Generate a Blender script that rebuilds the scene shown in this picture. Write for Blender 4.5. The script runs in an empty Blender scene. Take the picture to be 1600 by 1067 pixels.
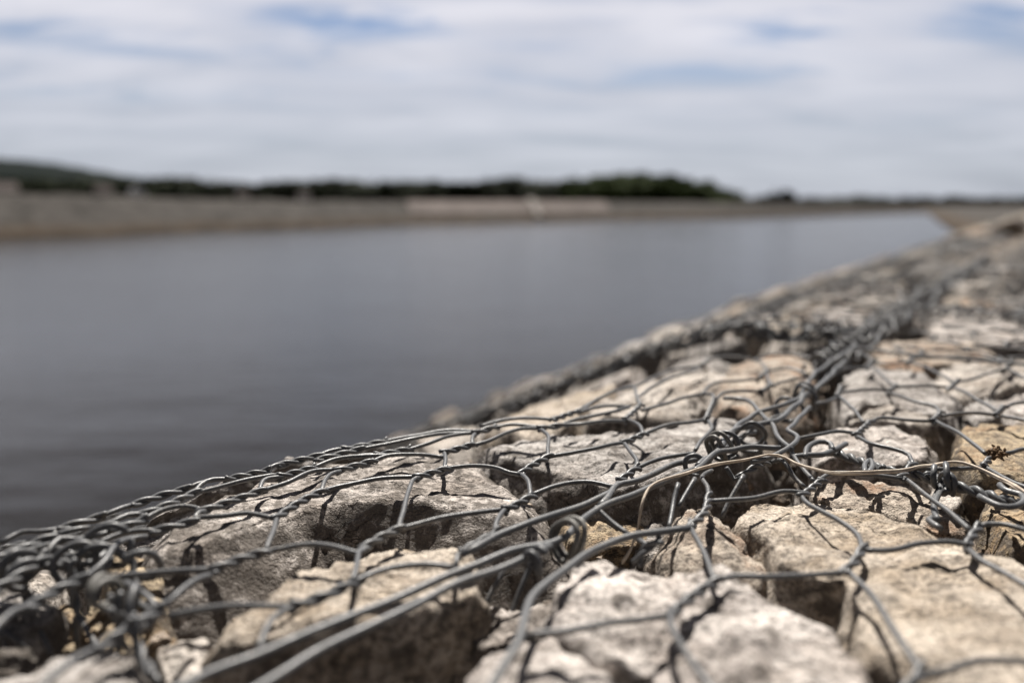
import bpy, bmesh, math, random
from mathutils import Vector, noise, Matrix

random.seed(11)
SC = bpy.context.scene
COL = SC.collection
R = math.radians

# ------------------------------------------------------------------ camera
H = 2.2                                  # eye height above the water
FPX, CX, CY = 1244.0, 800.0, 533.5       # focal length and centre in photo pixels (1600 wide)
HOR = 318.0
PITCH = math.atan((CY - HOR) / FPX)
cam_d = bpy.data.cameras.new('camera')
cam = bpy.data.objects.new('camera', cam_d)
COL.objects.link(cam)
cam.location = (0, 0, H)
cam.rotation_euler = (math.pi / 2 - PITCH, 0, 0)
cam_d.sensor_width = 36.0
cam_d.lens = 36.0 * FPX / 1600.0
cam_d.clip_start = 0.02
cam_d.clip_end = 12000
cam_d.dof.use_dof = True
cam_d.dof.focus_distance = 0.57
cam_d.dof.aperture_fstop = 2.6
SC.camera = cam

# ------------------------------------------------------------------ light, sky
SUN_EL, SUN_AZ = R(54), R(2)             # azimuth measured from +Y towards +X: sun ahead of the camera
sl = bpy.data.lights.new('sun', 'SUN')
sl.energy = 5.0
sl.angle = R(0.55)
sl.color = (1.0, 0.95, 0.88)
sun = bpy.data.objects.new('sun', sl)
COL.objects.link(sun)
sd = Vector((math.sin(SUN_AZ) * math.cos(SUN_EL), math.cos(SUN_AZ) * math.cos(SUN_EL), math.sin(SUN_EL)))
sun.rotation_euler = sd.to_track_quat('Z', 'Y').to_euler()
sun.location = (0, 0, 20)

SKY_HOLES = [(-27.8, 9.7, 5.2, 0.99, 0.09), (-10.4, 11.7, 4.8, 0.75, 0.12), (16.6, 10.5, 4.1, 1.08, 0.1), (12.6, 8.5, 7.0, 0.62, 0.11), (-30.1, 6.6, 4.8, 0.66, 0.08), (-20.0, 6.6, 4.1, 0.58, 0.05), (29.5, 10.3, 3.3, 1.08, 0.08), (-13.8, 8.7, 4.4, 0.58, 0.04), (-7.0, 8.6, 1.8, 0.5, 0.05), (25.8, 5.0, 5.9, 0.41, 0.04), (3.6, 6.1, 4.8, 0.58, 0.04)]
W = bpy.data.worlds.new("World")
SC.world = W
W.use_nodes = True
nt = W.node_tree
nt.nodes.clear()
def N(nt, typ, **kw):
    n = nt.nodes.new(typ)
    for k, v in kw.items():
        setattr(n, k, v)
    return n
def L_(nt, a, b):
    nt.links.new(a, b)
def math_node(nt, op, a, b=None, c=None, clamp=False):
    n = nt.nodes.new('ShaderNodeMath')
    n.operation = op
    n.use_clamp = clamp
    for i, v in enumerate((a, b, c)):
        if v is None:
            continue
        if hasattr(v, 'links') or hasattr(v, 'is_linked'):
            nt.links.new(v, n.inputs[i])
        else:
            n.inputs[i].default_value = v
    return n.outputs[0]
def noise_node(nt, vec, scale, detail=4, rough=0.5, dist=0.0):
    n = nt.nodes.new('ShaderNodeTexNoise')
    n.inputs['Scale'].default_value = scale
    n.inputs['Detail'].default_value = detail
    n.inputs['Roughness'].default_value = rough
    n.inputs['Distortion'].default_value = dist
    if vec is not None:
        nt.links.new(vec, n.inputs['Vector'])
    return n.outputs['Fac']
def ramp(nt, fac, stops):
    n = nt.nodes.new('ShaderNodeValToRGB')
    while len(n.color_ramp.elements) < len(stops):
        n.color_ramp.elements.new(0.5)
    for e, (p, c) in zip(n.color_ramp.elements, stops):
        e.position = p
        e.color = (c[0], c[1], c[2], 1) if not isinstance(c, (int, float)) else (c, c, c, 1)
    nt.links.new(fac, n.inputs[0])
    return n.outputs[0]
def mixc(nt, fac, a, b, blend='MIX'):
    n = nt.nodes.new('ShaderNodeMix')
    n.data_type = 'RGBA'
    n.blend_type = blend
    for s, v in ((n.inputs[0], fac), (n.inputs[6], a), (n.inputs[7], b)):
        if hasattr(v, 'is_linked'):
            nt.links.new(v, s)
        elif isinstance(v, (int, float)):
            s.default_value = v
        else:
            s.default_value = (v[0], v[1], v[2], 1)
    return n.outputs[2]

tc = N(nt, 'ShaderNodeTexCoord')
sky = N(nt, 'ShaderNodeTexSky', sky_type='NISHITA')
sky.sun_disc = False
sky.sun_elevation = SUN_EL
sky.sun_rotation = SUN_AZ
sky.air_density = 1.0
sky.dust_density = 1.5
sky.altitude = 200
sep = N(nt, 'ShaderNodeSeparateXYZ')
L_(nt, tc.outputs['Generated'], sep.inputs[0])
zc = math_node(nt, 'MAXIMUM', sep.outputs[2], 0.0)
za = math_node(nt, 'ADD', zc, 0.16)
px_ = math_node(nt, 'DIVIDE', sep.outputs[0], za)
py_ = math_node(nt, 'DIVIDE', sep.outputs[1], za)
comb = N(nt, 'ShaderNodeCombineXYZ')
L_(nt, px_, comb.inputs[0]); L_(nt, py_, comb.inputs[1])
mp = N(nt, 'ShaderNodeMapping')
L_(nt, comb.outputs[0], mp.inputs[0])
mp.inputs['Rotation'].default_value = (0, 0, R(12))
mp.inputs['Location'].default_value = (6.6, 8.9, 0)
mp.inputs['Scale'].default_value = (1.0, 1.9, 1)
c1 = noise_node(nt, mp.outputs[0], 1.15, 5, 0.5, 0.6)
mp2 = N(nt, 'ShaderNodeMapping')
L_(nt, comb.outputs[0], mp2.inputs[0])
mp2.inputs['Rotation'].default_value = (0, 0, R(20))
mp2.inputs['Location'].default_value = (1.1, 4.4, 0)
mp2.inputs['Scale'].default_value = (1.1, 4.2, 1)
c2 = noise_node(nt, mp2.outputs[0], 1.1, 4, 0.55, 0.4)
mp3 = N(nt, 'ShaderNodeMapping')
L_(nt, comb.outputs[0], mp3.inputs[0])
mp3.inputs['Rotation'].default_value = (0, 0, R(28))
mp3.inputs['Scale'].default_value = (2.4, 9.0, 1)
c3 = noise_node(nt, mp3.outputs[0], 1.6, 5, 0.6, 0.8)
cs = math_node(nt, 'ADD', math_node(nt, 'MULTIPLY', c1, 0.56), math_node(nt, 'MULTIPLY', c2, 0.30))
cs = math_node(nt, 'ADD', cs, math_node(nt, 'MULTIPLY', c3, 0.14))
# thinner places in the cloud where the blue shows: (azimuth, elevation, width, height, strength), degrees
def sky_hole(az, el, w, h, k):
    global cs
    d = Vector((math.sin(R(az)) * math.cos(R(el)), math.cos(R(az)) * math.cos(R(el)), math.sin(R(el))))
    rt = Vector((math.cos(R(az)), -math.sin(R(az)), 0)); up = rt.cross(d)
    vals = []
    for axis, size in ((rt, w), (up, h)):
        n = N(nt, 'ShaderNodeVectorMath', operation='DOT_PRODUCT')
        sub = N(nt, 'ShaderNodeVectorMath', operation='SUBTRACT')
        L_(nt, tc.outputs['Generated'], sub.inputs[0]); sub.inputs[1].default_value = tuple(d)
        L_(nt, sub.outputs[0], n.inputs[0]); n.inputs[1].default_value = tuple(axis / math.sin(R(size)))
        warp = math_node(nt, 'ADD', n.outputs['Value'], math_node(nt, 'MULTIPLY_ADD', c3, 3.0, -1.5))
        vals.append(math_node(nt, 'POWER', math_node(nt, 'ABSOLUTE', warp), 2.0))
    g = math_node(nt, 'EXPONENT', math_node(nt, 'MULTIPLY', math_node(nt, 'ADD', vals[0], vals[1]), -1.0))
    cs = math_node(nt, 'SUBTRACT', cs, math_node(nt, "MULTIPLY", g, k * 1.75))
for _h in SKY_HOLES: sky_hole(*_h)
cmask = ramp(nt, cs, [(0.33, 0.0), (0.40, 0.38), (0.45, 0.80), (0.54, 1.0)])
# near the horizon the thin cloud merges into an even pale veil
veil = ramp(nt, zc, [(0.0, 1.0), (0.09, 0.75), (0.22, 0.0)])
cm = mixc(nt, veil, cmask, (0.86, 0.86, 0.86))
ctone = mixc(nt, c1, (2.75, 2.88, 3.35), (5.55, 5.47, 5.85))
hz = ramp(nt, zc, [(0.0, (0.72, 0.765, 0.79)), (0.10, (0.84, 0.86, 0.87)), (0.23, (1, 1, 1)), (0.30, (0.74, 0.75, 0.77)), (0.40, (0.42, 0.42, 0.43)), (0.8, (0.27, 0.27, 0.29))])
ctone = mixc(nt, 1.0, ctone, hz, 'MULTIPLY')
# thin cloud is bright towards the sun and dull on the other side of the sky
dotn = N(nt, 'ShaderNodeVectorMath', operation='DOT_PRODUCT')
L_(nt, tc.outputs['Generated'], dotn.inputs[0]); dotn.inputs[1].default_value = tuple(sd)
ctone = mixc(nt, 1.0, ctone, ramp(nt, math_node(nt, 'MULTIPLY_ADD', dotn.outputs['Value'], 0.5, 0.5), [(0.25, 0.12), (0.58, 0.55), (0.78, 1.0)]), 'MULTIPLY')
skyc = mixc(nt, 1.0, sky.outputs[0], (0.31, 0.355, 0.435), 'MULTIPLY')
skyc = mixc(nt, cm, skyc, ctone)
skyc = mixc(nt, 1.0, skyc, ramp(nt, zc, [(0.23, 1.0), (0.30, 0.66), (0.40, 0.36), (0.6, 0.40), (1.0, 0.5)]), 'MULTIPLY')
bg = N(nt, 'ShaderNodeBackground')
bg.inputs[1].default_value = 0.1
L_(nt, skyc, bg.inputs[0])
wo = N(nt, 'ShaderNodeOutputWorld')
L_(nt, bg.outputs[0], wo.inputs[0])

SC.view_settings.view_transform = 'Standard'
SC.view_settings.look = 'None'
SC.view_settings.gamma = 1
SC.view_settings.exposure = 0.80
SC.view_settings.use_curve_mapping = False

# ------------------------------------------------------------------ maths of the place
CP, SP = math.cos(PITCH), math.sin(PITCH)
FWD = Vector((0, CP, -SP)); UPV = Vector((0, SP, CP)); EYE = Vector((0, 0, H))
def ray(px, py):                                    # direction with unit depth along the view axis
    return FWD + Vector((1, 0, 0)) * ((px - CX) / FPX) + UPV * (-(py - CY) / FPX)
def at(px, py, t):
    return EYE + ray(px, py) * t
vp = ray(1660, HOR); vp.z = 0
AZ = math.atan2(vp.x, vp.y)                          # heading of the embankment
DU = Vector((math.sin(AZ), math.cos(AZ), 0)); DL = Vector((-math.cos(AZ), math.sin(AZ), 0))
def lu(p):
    return p.x * DL.x + p.y * DL.y, p.x * DU.x + p.y * DU.y
def interp(x, tab):
    if x <= tab[0][0]: return tab[0][1]
    for (a, b), (c, d) in zip(tab, tab[1:]):
        if x <= c:
            k = (x - a) / (c - a)
            return b + (d - b) * k
    return tab[-1][1]
def zw(L, u):                                        # height of the net above the water
    lc = interp(u, [(0.2, 0.50), (0.45, 0.45), (0.62, 0.41), (1.2, 0.40)])
    d = L - lc
    if d <= 0:
        g = 0.0
        g -= 0.0
    else:
        gt = interp(u, [(1.3, 0.175), (3.0, 0.150)])
        g = interp(d, [(0, 0), (0.08, 0.022), (0.24, gt * 0.54), (0.41, gt), (10.41, gt + 10 * interp(u, [(1.3, 0.50), (2.2, 0.47), (3.5, 0.432), (6, 0.395)]))])
    # beyond the first basket the lids sag at their seams and bulge between them
    w = min(1.0, max(0.0, (u - 1.3) / 0.8)) * min(1.0, max(0.0, (L - 0.30) / 0.35))
    if w > 0:
        f = (u - 1.24) % 1.01 / 1.01
        g -= w * (0.030 * math.sin(math.pi * f) - 0.016 + 0.040 * noise.noise(Vector((L * 2.1, u * 1.6, 4.2))) * min(2.2, 0.7 + u * 0.14))
    return H - 0.19 - g
def w3(L, u, dz=0.0):
    p = DL * L + DU * u
    return Vector((p.x, p.y, zw(L, u) + dz))
def hit(px, py, dz=0.0):                             # where a line of sight meets the net's surface
    r = ray(px, py)
    t, best, bt = 0.12, 1e9, None
    prev = 0.12
    while t < 30:
        p = EYE + r * t
        gap = p.z - (zw(*lu(p)) + dz)
        if gap <= 0:
            a, b = prev, t
            for _ in range(24):
                m = (a + b) / 2
                q = EYE + r * m
                if q.z - (zw(*lu(q)) + dz) > 0: a = m
                else: b = m
            return EYE + r * b
        if t < 1.4 and gap < best:
            best, bt = gap, t
        elif t < 1.0 and best < 0.016 - min(0, dz) * 1.1 and gap > best + 0.002:
            return EYE + r * bt                     # the line just clears the crest: take the crest itself
        prev = t
        t *= 1.012
    return EYE + r * (bt or 0.6)

# ------------------------------------------------------------------ helpers
def link(name, me, mat=None, parent=None):
    o = bpy.data.objects.new(name, me)
    COL.objects.link(o)
    if mat is not None and me is not None:
        me.materials.append(mat)
    if parent is not None:
        o.parent = parent
        o.matrix_parent_inverse = Matrix.Translation(-parent.location) if False else Matrix()
    return o
def tag(o, label=None, cat=None, group=None, kind=None):
    if label: o['label'] = label
    if cat: o['category'] = cat
    if group: o['group'] = group
    if kind: o['kind'] = kind
    return o
def mesh_from(name, V, F, smooth=True, origin=None):
    me = bpy.data.meshes.new(name)
    if origin is not None:
        V = [Vector(v) - origin for v in V]
    me.from_pydata([tuple(v) for v in V], [], F)
    if smooth:
        me.polygons.foreach_set('use_smooth', [True] * len(me.polygons))
    me.update()
    return me
class MB:
    def __init__(s): s.V = []; s.F = []
    def add(s, V, F):
        b = len(s.V)
        s.V += V
        s.F += [tuple(i + b for i in f) for f in F]
    def box(s, x0, x1, y0, y1, z0, z1):
        V = [Vector((x, y, z)) for z in (z0, z1) for y in (y0, y1) for x in (x0, x1)]
        s.add(V, [(0, 2, 3, 1), (4, 5, 7, 6), (0, 1, 5, 4), (2, 6, 7, 3), (0, 4, 6, 2), (1, 3, 7, 5)])
    def build(s, name, mat, parent=None, origin=None, smooth=True):
        return link(name, mesh_from(name, s.V, s.F, smooth, origin), mat, parent)
def catmull(P, step):
    if len(P) == 2:
        n = max(2, int((P[1] - P[0]).length / step))
        return [P[0].lerp(P[1], i / n) for i in range(n + 1)]
    out = []
    for i in range(len(P) - 1):
        p0 = P[i - 1] if i > 0 else P[0] * 2 - P[1]
        p1, p2 = P[i], P[i + 1]
        p3 = P[i + 2] if i + 2 < len(P) else P[-1] * 2 - P[-2]
        n = max(1, int((p2 - p1).length / step))
        for k in range(n):
            t = k / n
            out.append(0.5 * ((2 * p1) + (p2 - p0) * t + (2 * p0 - 5 * p1 + 4 * p2 - p3) * t * t + (3 * p1 - p0 - 3 * p2 + p3) * t ** 3))
    out.append(P[-1].copy())
    return out
def tube(mb, P, r, sides=9, taper=False):
    V, F = [], []
    n = len(P)
    T0 = (P[1] - P[0]).normalized()
    nrm = T0.cross(Vector((0, 0, 1)))
    if nrm.length < 1e-3: nrm = T0.cross(Vector((1, 0, 0)))
    nrm.normalize()
    for i in range(n):
        T = (P[min(i + 1, n - 1)] - P[max(i - 1, 0)])
        if T.length < 1e-9: T = T0
        T.normalize()
        nrm = (nrm - T * nrm.dot(T))
        if nrm.length < 1e-6: nrm = T.orthogonal()
        nrm.normalize()
        b = T.cross(nrm)
        rr = r * (0.35 + 0.65 * min(1, min(i, n - 1 - i) / (n * 0.15))) if taper else r
        for k in range(sides):
            a = 2 * math.pi * k / sides
            V.append(P[i] + (nrm * math.cos(a) + b * math.sin(a)) * rr)
    for i in range(n - 1):
        for k in range(sides):
            k2 = (k + 1) % sides
            F.append((i * sides + k, i * sides + k2, (i + 1) * sides + k2, (i + 1) * sides + k))
    F.append(tuple(range(sides - 1, -1, -1)))
    F.append(tuple((n - 1) * sides + k for k in range(sides)))
    mb.add(V, F)
def wobble(P, amp, freq=30.0, seed=0.0):
    out = []
    n = len(P)
    for i, p in enumerate(P):
        w = min(1.0, min(i, n - 1 - i) / 4.0)
        q = p * freq + Vector((seed, seed * 1.7, 0))
        out.append(p + Vector((noise.noise(q), noise.noise(q + Vector((9, 1, 4))), noise.noise(q + Vector((3, 8, 2))))) * amp * w)
    return out
WR = 0.00160                                            # mesh wire radius (2.7 mm wire with its plastic coat)
def single(mb, P, r=WR, bow=0.004, sides=9, step=0.004, wob=0.0012):
    Q = catmull(P, step)
    n = len(Q)
    s = random.uniform(0, 50)
    Q = [q + Vector((0, 0, bow * math.sin(math.pi * i / (n - 1)))) for i, q in enumerate(Q)]
    tube(mb, wobble(Q, wob, 32, s), r, sides)
def twist(mb, P, r=WR, turns=None, sides=9, step=0.0016, ext=0.004, rad=None):
    P = [Vector(p) for p in P]
    d0 = (P[0] - P[1]).normalized(); d1 = (P[-1] - P[-2]).normalized()
    P[0] = P[0] + d0 * ext; P[-1] = P[-1] + d1 * ext
    Q = catmull(P, step)
    ln = sum((Q[i + 1] - Q[i]).length for i in range(len(Q) - 1))
    if turns is None:
        turns = max(1.0, round(ln / 0.025 * 2) / 2)
    rad = rad or r * 0.88
    ph = random.uniform(0, 6.28)
    n = len(Q)
    for side in (0, math.pi):
        out = []
        for i in range(n):
            T = (Q[min(i + 1, n - 1)] - Q[max(i - 1, 0)]).normalized()
            a1 = T.cross(Vector((0, 0, 1))).normalized(); b1 = T.cross(a1)
            a = ph + side + turns * 2 * math.pi * i / (n - 1)
            e = min(i, n - 1 - i) / (n - 1)
            rr = rad * (1 + 0.9 * max(0, 1 - e / 0.10))
            out.append(Q[i] + (a1 * math.cos(a) + b1 * math.sin(a)) * rr)
        tube(mb, out, r, sides)
def coil(mb, c, axis, rad, turns, pitch, r=WR, ph=0.0, sides=9, ecc=1.0, drift=0.0):
    axis = axis.normalized()
    a1 = axis.cross(Vector((0, 0, 1)))
    if a1.length < 1e-3: a1 = axis.orthogonal()
    a1.normalize(); b1 = axis.cross(a1)
    n = max(16, int(turns * 26))
    P = []
    for i in range(n + 1):
        a = ph + 2 * math.pi * turns * i / n
        k = 1 + drift * math.sin(a * 0.63 + ph)
        P.append(c + axis * (pitch * turns * (i / n - 0.5)) + a1 * math.cos(a) * rad * k + b1 * math.sin(a) * rad * ecc * k)
    tl = Matrix.Rotation(math.sin(ph * 5.3) * 0.5, 3, Vector((0, 0, 1))) @ Matrix.Rotation(math.cos(ph * 3.1) * 0.35, 3, Vector((1, 0, 0)))
    P = [c + tl @ (p - c) for p in P]
    tube(mb, wobble(wobble(P, 0.0052, 34, ph * 3 + rad * 900), 0.001, 90, ph), r, sides)

# ------------------------------------------------------------------ materials
def new_mat(name):
    m = bpy.data.materials.new(name)
    m.use_nodes = True
    b = m.node_tree.nodes['Principled BSDF']
    return m, m.node_tree, b
def stone_mat(name, lite, mid, brown, crust=0.5, island=False, crustcol=(0.046, 0.039, 0.033), rust=0.0, fine=1.0):
    m, t, b = new_mat(name)
    tc = N(t, 'ShaderNodeTexCoord'); oi = N(t, 'ShaderNodeObjectInfo')
    off = N(t, 'ShaderNodeVectorMath', operation='SCALE')
    cb = N(t, 'ShaderNodeCombineXYZ')
    L_(t, oi.outputs['Random'], cb.inputs[0]); L_(t, oi.outputs['Random'], cb.inputs[2])
    L_(t, cb.outputs[0], off.inputs[0]); off.inputs['Scale'].default_value = 37.0
    ad = N(t, 'ShaderNodeVectorMath', operation='ADD')
    L_(t, tc.outputs['Object'], ad.inputs[0]); L_(t, off.outputs[0], ad.inputs[1])
    v = ad.outputs[0]
    # bedding: stretched coordinates
    mp = N(t, 'ShaderNodeMapping'); L_(t, v, mp.inputs[0])
    mp.inputs['Rotation'].default_value = (R(20), R(12), R(35)); mp.inputs['Scale'].default_value = (1, 3.2, 4.5)
    big = noise_node(t, v, 16, 5, 0.6)
    bed = noise_node(t, mp.outputs[0], 17, 6, 0.65, 0.4)
    grain = noise_node(t, v, 340, 3, 0.6)
    grain2 = noise_node(t, v, 900, 2, 0.5)
    patch = noise_node(t, v, 42, 6, 0.7)
    c = ramp(t, bed, [(0.33, tuple(x * 0.72 for x in mid)), (0.43, mid), (0.50, lite), (0.66, tuple(min(0.8, x * 1.22) for x in lite))])
    c = mixc(t, ramp(t, big, [(0.48, 0.0), (0.72, 0.8)]), c, brown)
    gr = ramp(t, grain, [(0.34, 0.30), (0.44, 0.80), (0.53, 1.0), (0.66, 1.35)])
    c = mixc(t, 1.0, c, (1.30, 1.31, 1.34), 'MULTIPLY')
    c = mixc(t, 0.85 * fine, c, mixc(t, 1.0, c, gr, 'MULTIPLY'))
    sp = ramp(t, grain2, [(0.36, 0.25), (0.45, 1.0), (0.60, 1.0), (0.68, 1.3)])
    c = mixc(t, 0.6 * fine, c, mixc(t, 1.0, c, sp, 'MULTIPLY'))
    if rust > 0:
        rf = ramp(t, noise_node(t, v, 24, 4, 0.6), [(0.52, 0.0), (0.68, rust)])
        c = mixc(t, rf, c, (0.30, 0.135, 0.05))
    if island:                                          # many stones in one mesh: each gets its own tone
        gi = N(t, 'ShaderNodeNewGeometry')
        c = mixc(t, 1.0, c, ramp(t, gi.outputs['Random Per Island'], [(0.0, (0.42, 0.40, 0.38)), (0.3, (0.75, 0.72, 0.70)), (0.55, (1.0, 0.93, 0.84)), (0.8, (1.1, 1.08, 1.05)), (1.0, (0.85, 0.68, 0.52))]), 'MULTIPLY')
    # fine dark cracks along the bedding
    mc = N(t, 'ShaderNodeMapping'); L_(t, v, mc.inputs[0])
    mc.inputs['Rotation'].default_value = (R(-30), R(25), R(50)); mc.inputs['Scale'].default_value = (1, 3.6, 2.2)
    ck = math_node(t, 'ABSOLUTE', math_node(t, 'SUBTRACT', noise_node(t, mc.outputs[0], 13, 5, 0.62, 0.5), 0.5))
    ckf = ramp(t, ck, [(0.0, 1.0), (0.010, 0.0)])
    ckm = math_node(t, 'MULTIPLY', ckf, ramp(t, big, [(0.44, 0.0), (0.56, 0.8)]))
    c = mixc(t, ckm, c, mixc(t, 1.0, c, (0.22, 0.20, 0.18), 'MULTIPLY'))
    # dark weathering crust, thicker on the stone's flanks than on its washed top
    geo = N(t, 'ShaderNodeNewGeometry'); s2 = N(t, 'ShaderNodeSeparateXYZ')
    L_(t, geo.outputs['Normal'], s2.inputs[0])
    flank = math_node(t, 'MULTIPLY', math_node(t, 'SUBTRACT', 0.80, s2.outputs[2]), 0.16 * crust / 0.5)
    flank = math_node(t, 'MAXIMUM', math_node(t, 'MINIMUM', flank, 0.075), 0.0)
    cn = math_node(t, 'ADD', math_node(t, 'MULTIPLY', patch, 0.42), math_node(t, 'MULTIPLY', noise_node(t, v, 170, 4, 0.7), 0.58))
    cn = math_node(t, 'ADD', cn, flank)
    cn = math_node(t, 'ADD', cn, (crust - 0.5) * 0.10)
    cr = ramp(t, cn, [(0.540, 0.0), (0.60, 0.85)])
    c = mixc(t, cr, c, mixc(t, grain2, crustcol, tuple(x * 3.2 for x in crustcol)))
    L_(t, c, b.inputs['Base Color'])
    b.inputs['Roughness'].default_value = 0.86
    b.inputs['Specular IOR Level'].default_value = 0.28
    h = math_node(t, 'ADD', math_node(t, 'MULTIPLY', grain, 0.55), math_node(t, 'MULTIPLY', patch, 0.9))
    h = math_node(t, 'ADD', h, math_node(t, 'MULTIPLY', grain2, 0.25))
    h = math_node(t, 'ADD', h, math_node(t, 'MULTIPLY', bed, 0.8))
    h = math_node(t, 'SUBTRACT', h, math_node(t, 'MULTIPLY', ckm, 0.7))
    bp = N(t, 'ShaderNodeBump'); bp.inputs['Strength'].default_value = 1.0; bp.inputs['Distance'].default_value = 0.0034
    L_(t, h, bp.inputs['Height']); L_(t, bp.outputs[0], b.inputs['Normal'])
    return m
STM = {
    'cream': stone_mat('cream_stone', (0.394, 0.355, 0.312), (0.293, 0.258, 0.222), (0.297, 0.243, 0.192), 0.55),
    'crust': stone_mat('crusted_stone', (0.385, 0.346, 0.310), (0.285, 0.253, 0.224), (0.261, 0.217, 0.181), 1.15),
    'tan': stone_mat('tan_stone', (0.364, 0.313, 0.256), (0.278, 0.231, 0.181), (0.289, 0.221, 0.149), 0.40),
    'grey': stone_mat('grey_stone', (0.339, 0.314, 0.289), (0.238, 0.217, 0.199), (0.215, 0.186, 0.161), 0.68),
    'ochre': stone_mat('ochre_stone', (0.33, 0.262, 0.175), (0.24, 0.18, 0.115), (0.27, 0.18, 0.10), 0.70, rust=0.2),
    'pale': stone_mat('pale_stone', (0.437, 0.397, 0.361), (0.325, 0.289, 0.261), (0.290, 0.244, 0.208), 0.62),
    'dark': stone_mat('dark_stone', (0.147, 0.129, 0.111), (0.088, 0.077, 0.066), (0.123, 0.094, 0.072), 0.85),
    'rusty': stone_mat('rusty_stone', (0.338, 0.288, 0.234), (0.239, 0.196, 0.157), (0.231, 0.162, 0.112), 0.62, rust=0.6),
}
def wire_mat(name, col, rough, wear=0.25):
    m, t, b = new_mat(name)
    tc = N(t, 'ShaderNodeTexCoord')
    n1 = noise_node(t, tc.outputs['Object'], 60, 4, 0.6)
    n2 = noise_node(t, tc.outputs['Object'], 700, 3, 0.6)
    c = mixc(t, n1, tuple(x * 0.72 for x in col), tuple(x * 1.25 for x in col))
    dust = math_node(t, 'MULTIPLY', ramp(t, n2, [(0.50, 0.0), (0.66, 1.0)]), ramp(t, noise_node(t, tc.outputs['Object'], 22, 4, 0.65), [(0.45, 0.05), (0.62, min(1.0, wear * 2.4))]))
    c = mixc(t, dust, c, (0.30, 0.28, 0.25))
    L_(t, c, b.inputs['Base Color'])
    L_(t, ramp(t, n2, [(0.3, rough - 0.08), (0.7, rough + 0.14)]), b.inputs['Roughness'])
    b.inputs['Specular IOR Level'].default_value = 0.45
    bp = N(t, 'ShaderNodeBump'); bp.inputs['Strength'].default_value = 0.35; bp.inputs['Distance'].default_value = 0.0004
    L_(t, n2, bp.inputs['Height']); L_(t, bp.outputs[0], b.inputs['Normal'])
    return m
M_WIRE = wire_mat('grey_coated_wire', (0.086, 0.088, 0.093), 0.40)
M_WIRE2 = wire_mat('thick_selvedge_wire', (0.108, 0.111, 0.116), 0.38)
M_WIREO = wire_mat('dusty_old_wire', (0.12, 0.115, 0.105), 0.5, 0.6)

def simple_mat(name, col, col2=None, scale=5, rough=0.9, spec=0.2, bump=0.0, dist=0.05, detail=5, coord='Object'):
    m, t, b = new_mat(name)
    tc = N(t, 'ShaderNodeTexCoord')
    n1 = noise_node(t, tc.outputs[coord], scale, detail, 0.6)
    c = mixc(t, ramp(t, n1, [(0.32, 0.0), (0.68, 1.0)]), col, col2 or tuple(x * 0.7 for x in col))
    L_(t, c, b.inputs['Base Color'])
    b.inputs['Roughness'].default_value = rough
    b.inputs['Specular IOR Level'].default_value = spec
    if bump:
        bp = N(t, 'ShaderNodeBump'); bp.inputs['Strength'].default_value = bump; bp.inputs['Distance'].default_value = dist
        L_(t, n1, bp.inputs['Height']); L_(t, bp.outputs[0], b.inputs['Normal'])
    return m
M_STRAW = simple_mat('dry_straw', (0.70, 0.61, 0.50), (0.42, 0.34, 0.27), 160, 0.7, 0.3, 0.4, 0.001)
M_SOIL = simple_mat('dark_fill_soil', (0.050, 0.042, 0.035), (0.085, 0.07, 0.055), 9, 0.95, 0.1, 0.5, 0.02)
M_LEAF = simple_mat('tree_leaves', (0.013, 0.020, 0.008), (0.028, 0.038, 0.013), 0.35, 0.8, 0.1)
M_LEAF2 = simple_mat('wood_leaves', (0.036, 0.056, 0.016), (0.085, 0.112, 0.034), 0.3, 0.8, 0.1)
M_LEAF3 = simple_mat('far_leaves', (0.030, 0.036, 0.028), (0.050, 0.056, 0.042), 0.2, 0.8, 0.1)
M_BARK = simple_mat('bark', (0.05, 0.04, 0.03), None, 3, 0.9)
M_HILL = simple_mat('hill_woods', (0.005, 0.009, 0.0085), (0.009, 0.014, 0.013), 0.03, 0.95, 0.05, 1.0, 4.0, 6)
M_SHRUB = simple_mat('dry_shrub_twigs', (0.055, 0.036, 0.022), (0.10, 0.066, 0.04), 90, 0.9, 0.1)
M_WALLW = simple_mat('white_render', (0.62, 0.63, 0.64), (0.5, 0.5, 0.5), 0.8, 0.8)
M_WALLG = simple_mat('grey_render', (0.27, 0.25, 0.24), (0.2, 0.19, 0.18), 0.8, 0.8)
M_ROOF = simple_mat('dull_roof', (0.12, 0.10, 0.095), (0.16, 0.13, 0.12), 1.0, 0.8)
M_GLASS = simple_mat('window_glass', (0.03, 0.035, 0.04), None, 1.0, 0.1, 0.5)

# water
M_WATER, t, b = new_mat('channel_water')
tc = N(t, 'ShaderNodeTexCoord')
mpw = N(t, 'ShaderNodeMapping'); L_(t, tc.outputs['Object'], mpw.inputs[0])
mpw.inputs['Scale'].default_value = (0.35, 1.0, 1.0)
nw = noise_node(t, mpw.outputs[0], 3.2, 5, 0.62, 0.2)
nw2 = noise_node(t, tc.outputs['Object'], 0.12, 3, 0.5)
L_(t, mixc(t, nw2, (0.008, 0.007, 0.006), (0.012, 0.010, 0.008)), b.inputs['Base Color'])
L_(t, ramp(t, nw2, [(0.3, 0.13), (0.7, 0.20)]), b.inputs['Roughness'])
b.inputs['IOR'].default_value = 1.333
b.inputs['Specular IOR Level'].default_value = 0.5
nw = math_node(t, 'ADD', nw, math_node(t, 'MULTIPLY', noise_node(t, mpw.outputs[0], 0.55, 3, 0.5, 0.3), 1.6))
bp = N(t, 'ShaderNodeBump'); bp.inputs['Strength'].default_value = 0.42; bp.inputs['Distance'].default_value = 0.05
L_(t, nw, bp.inputs['Height']); L_(t, bp.outputs[0], b.inputs['Normal'])

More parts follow.
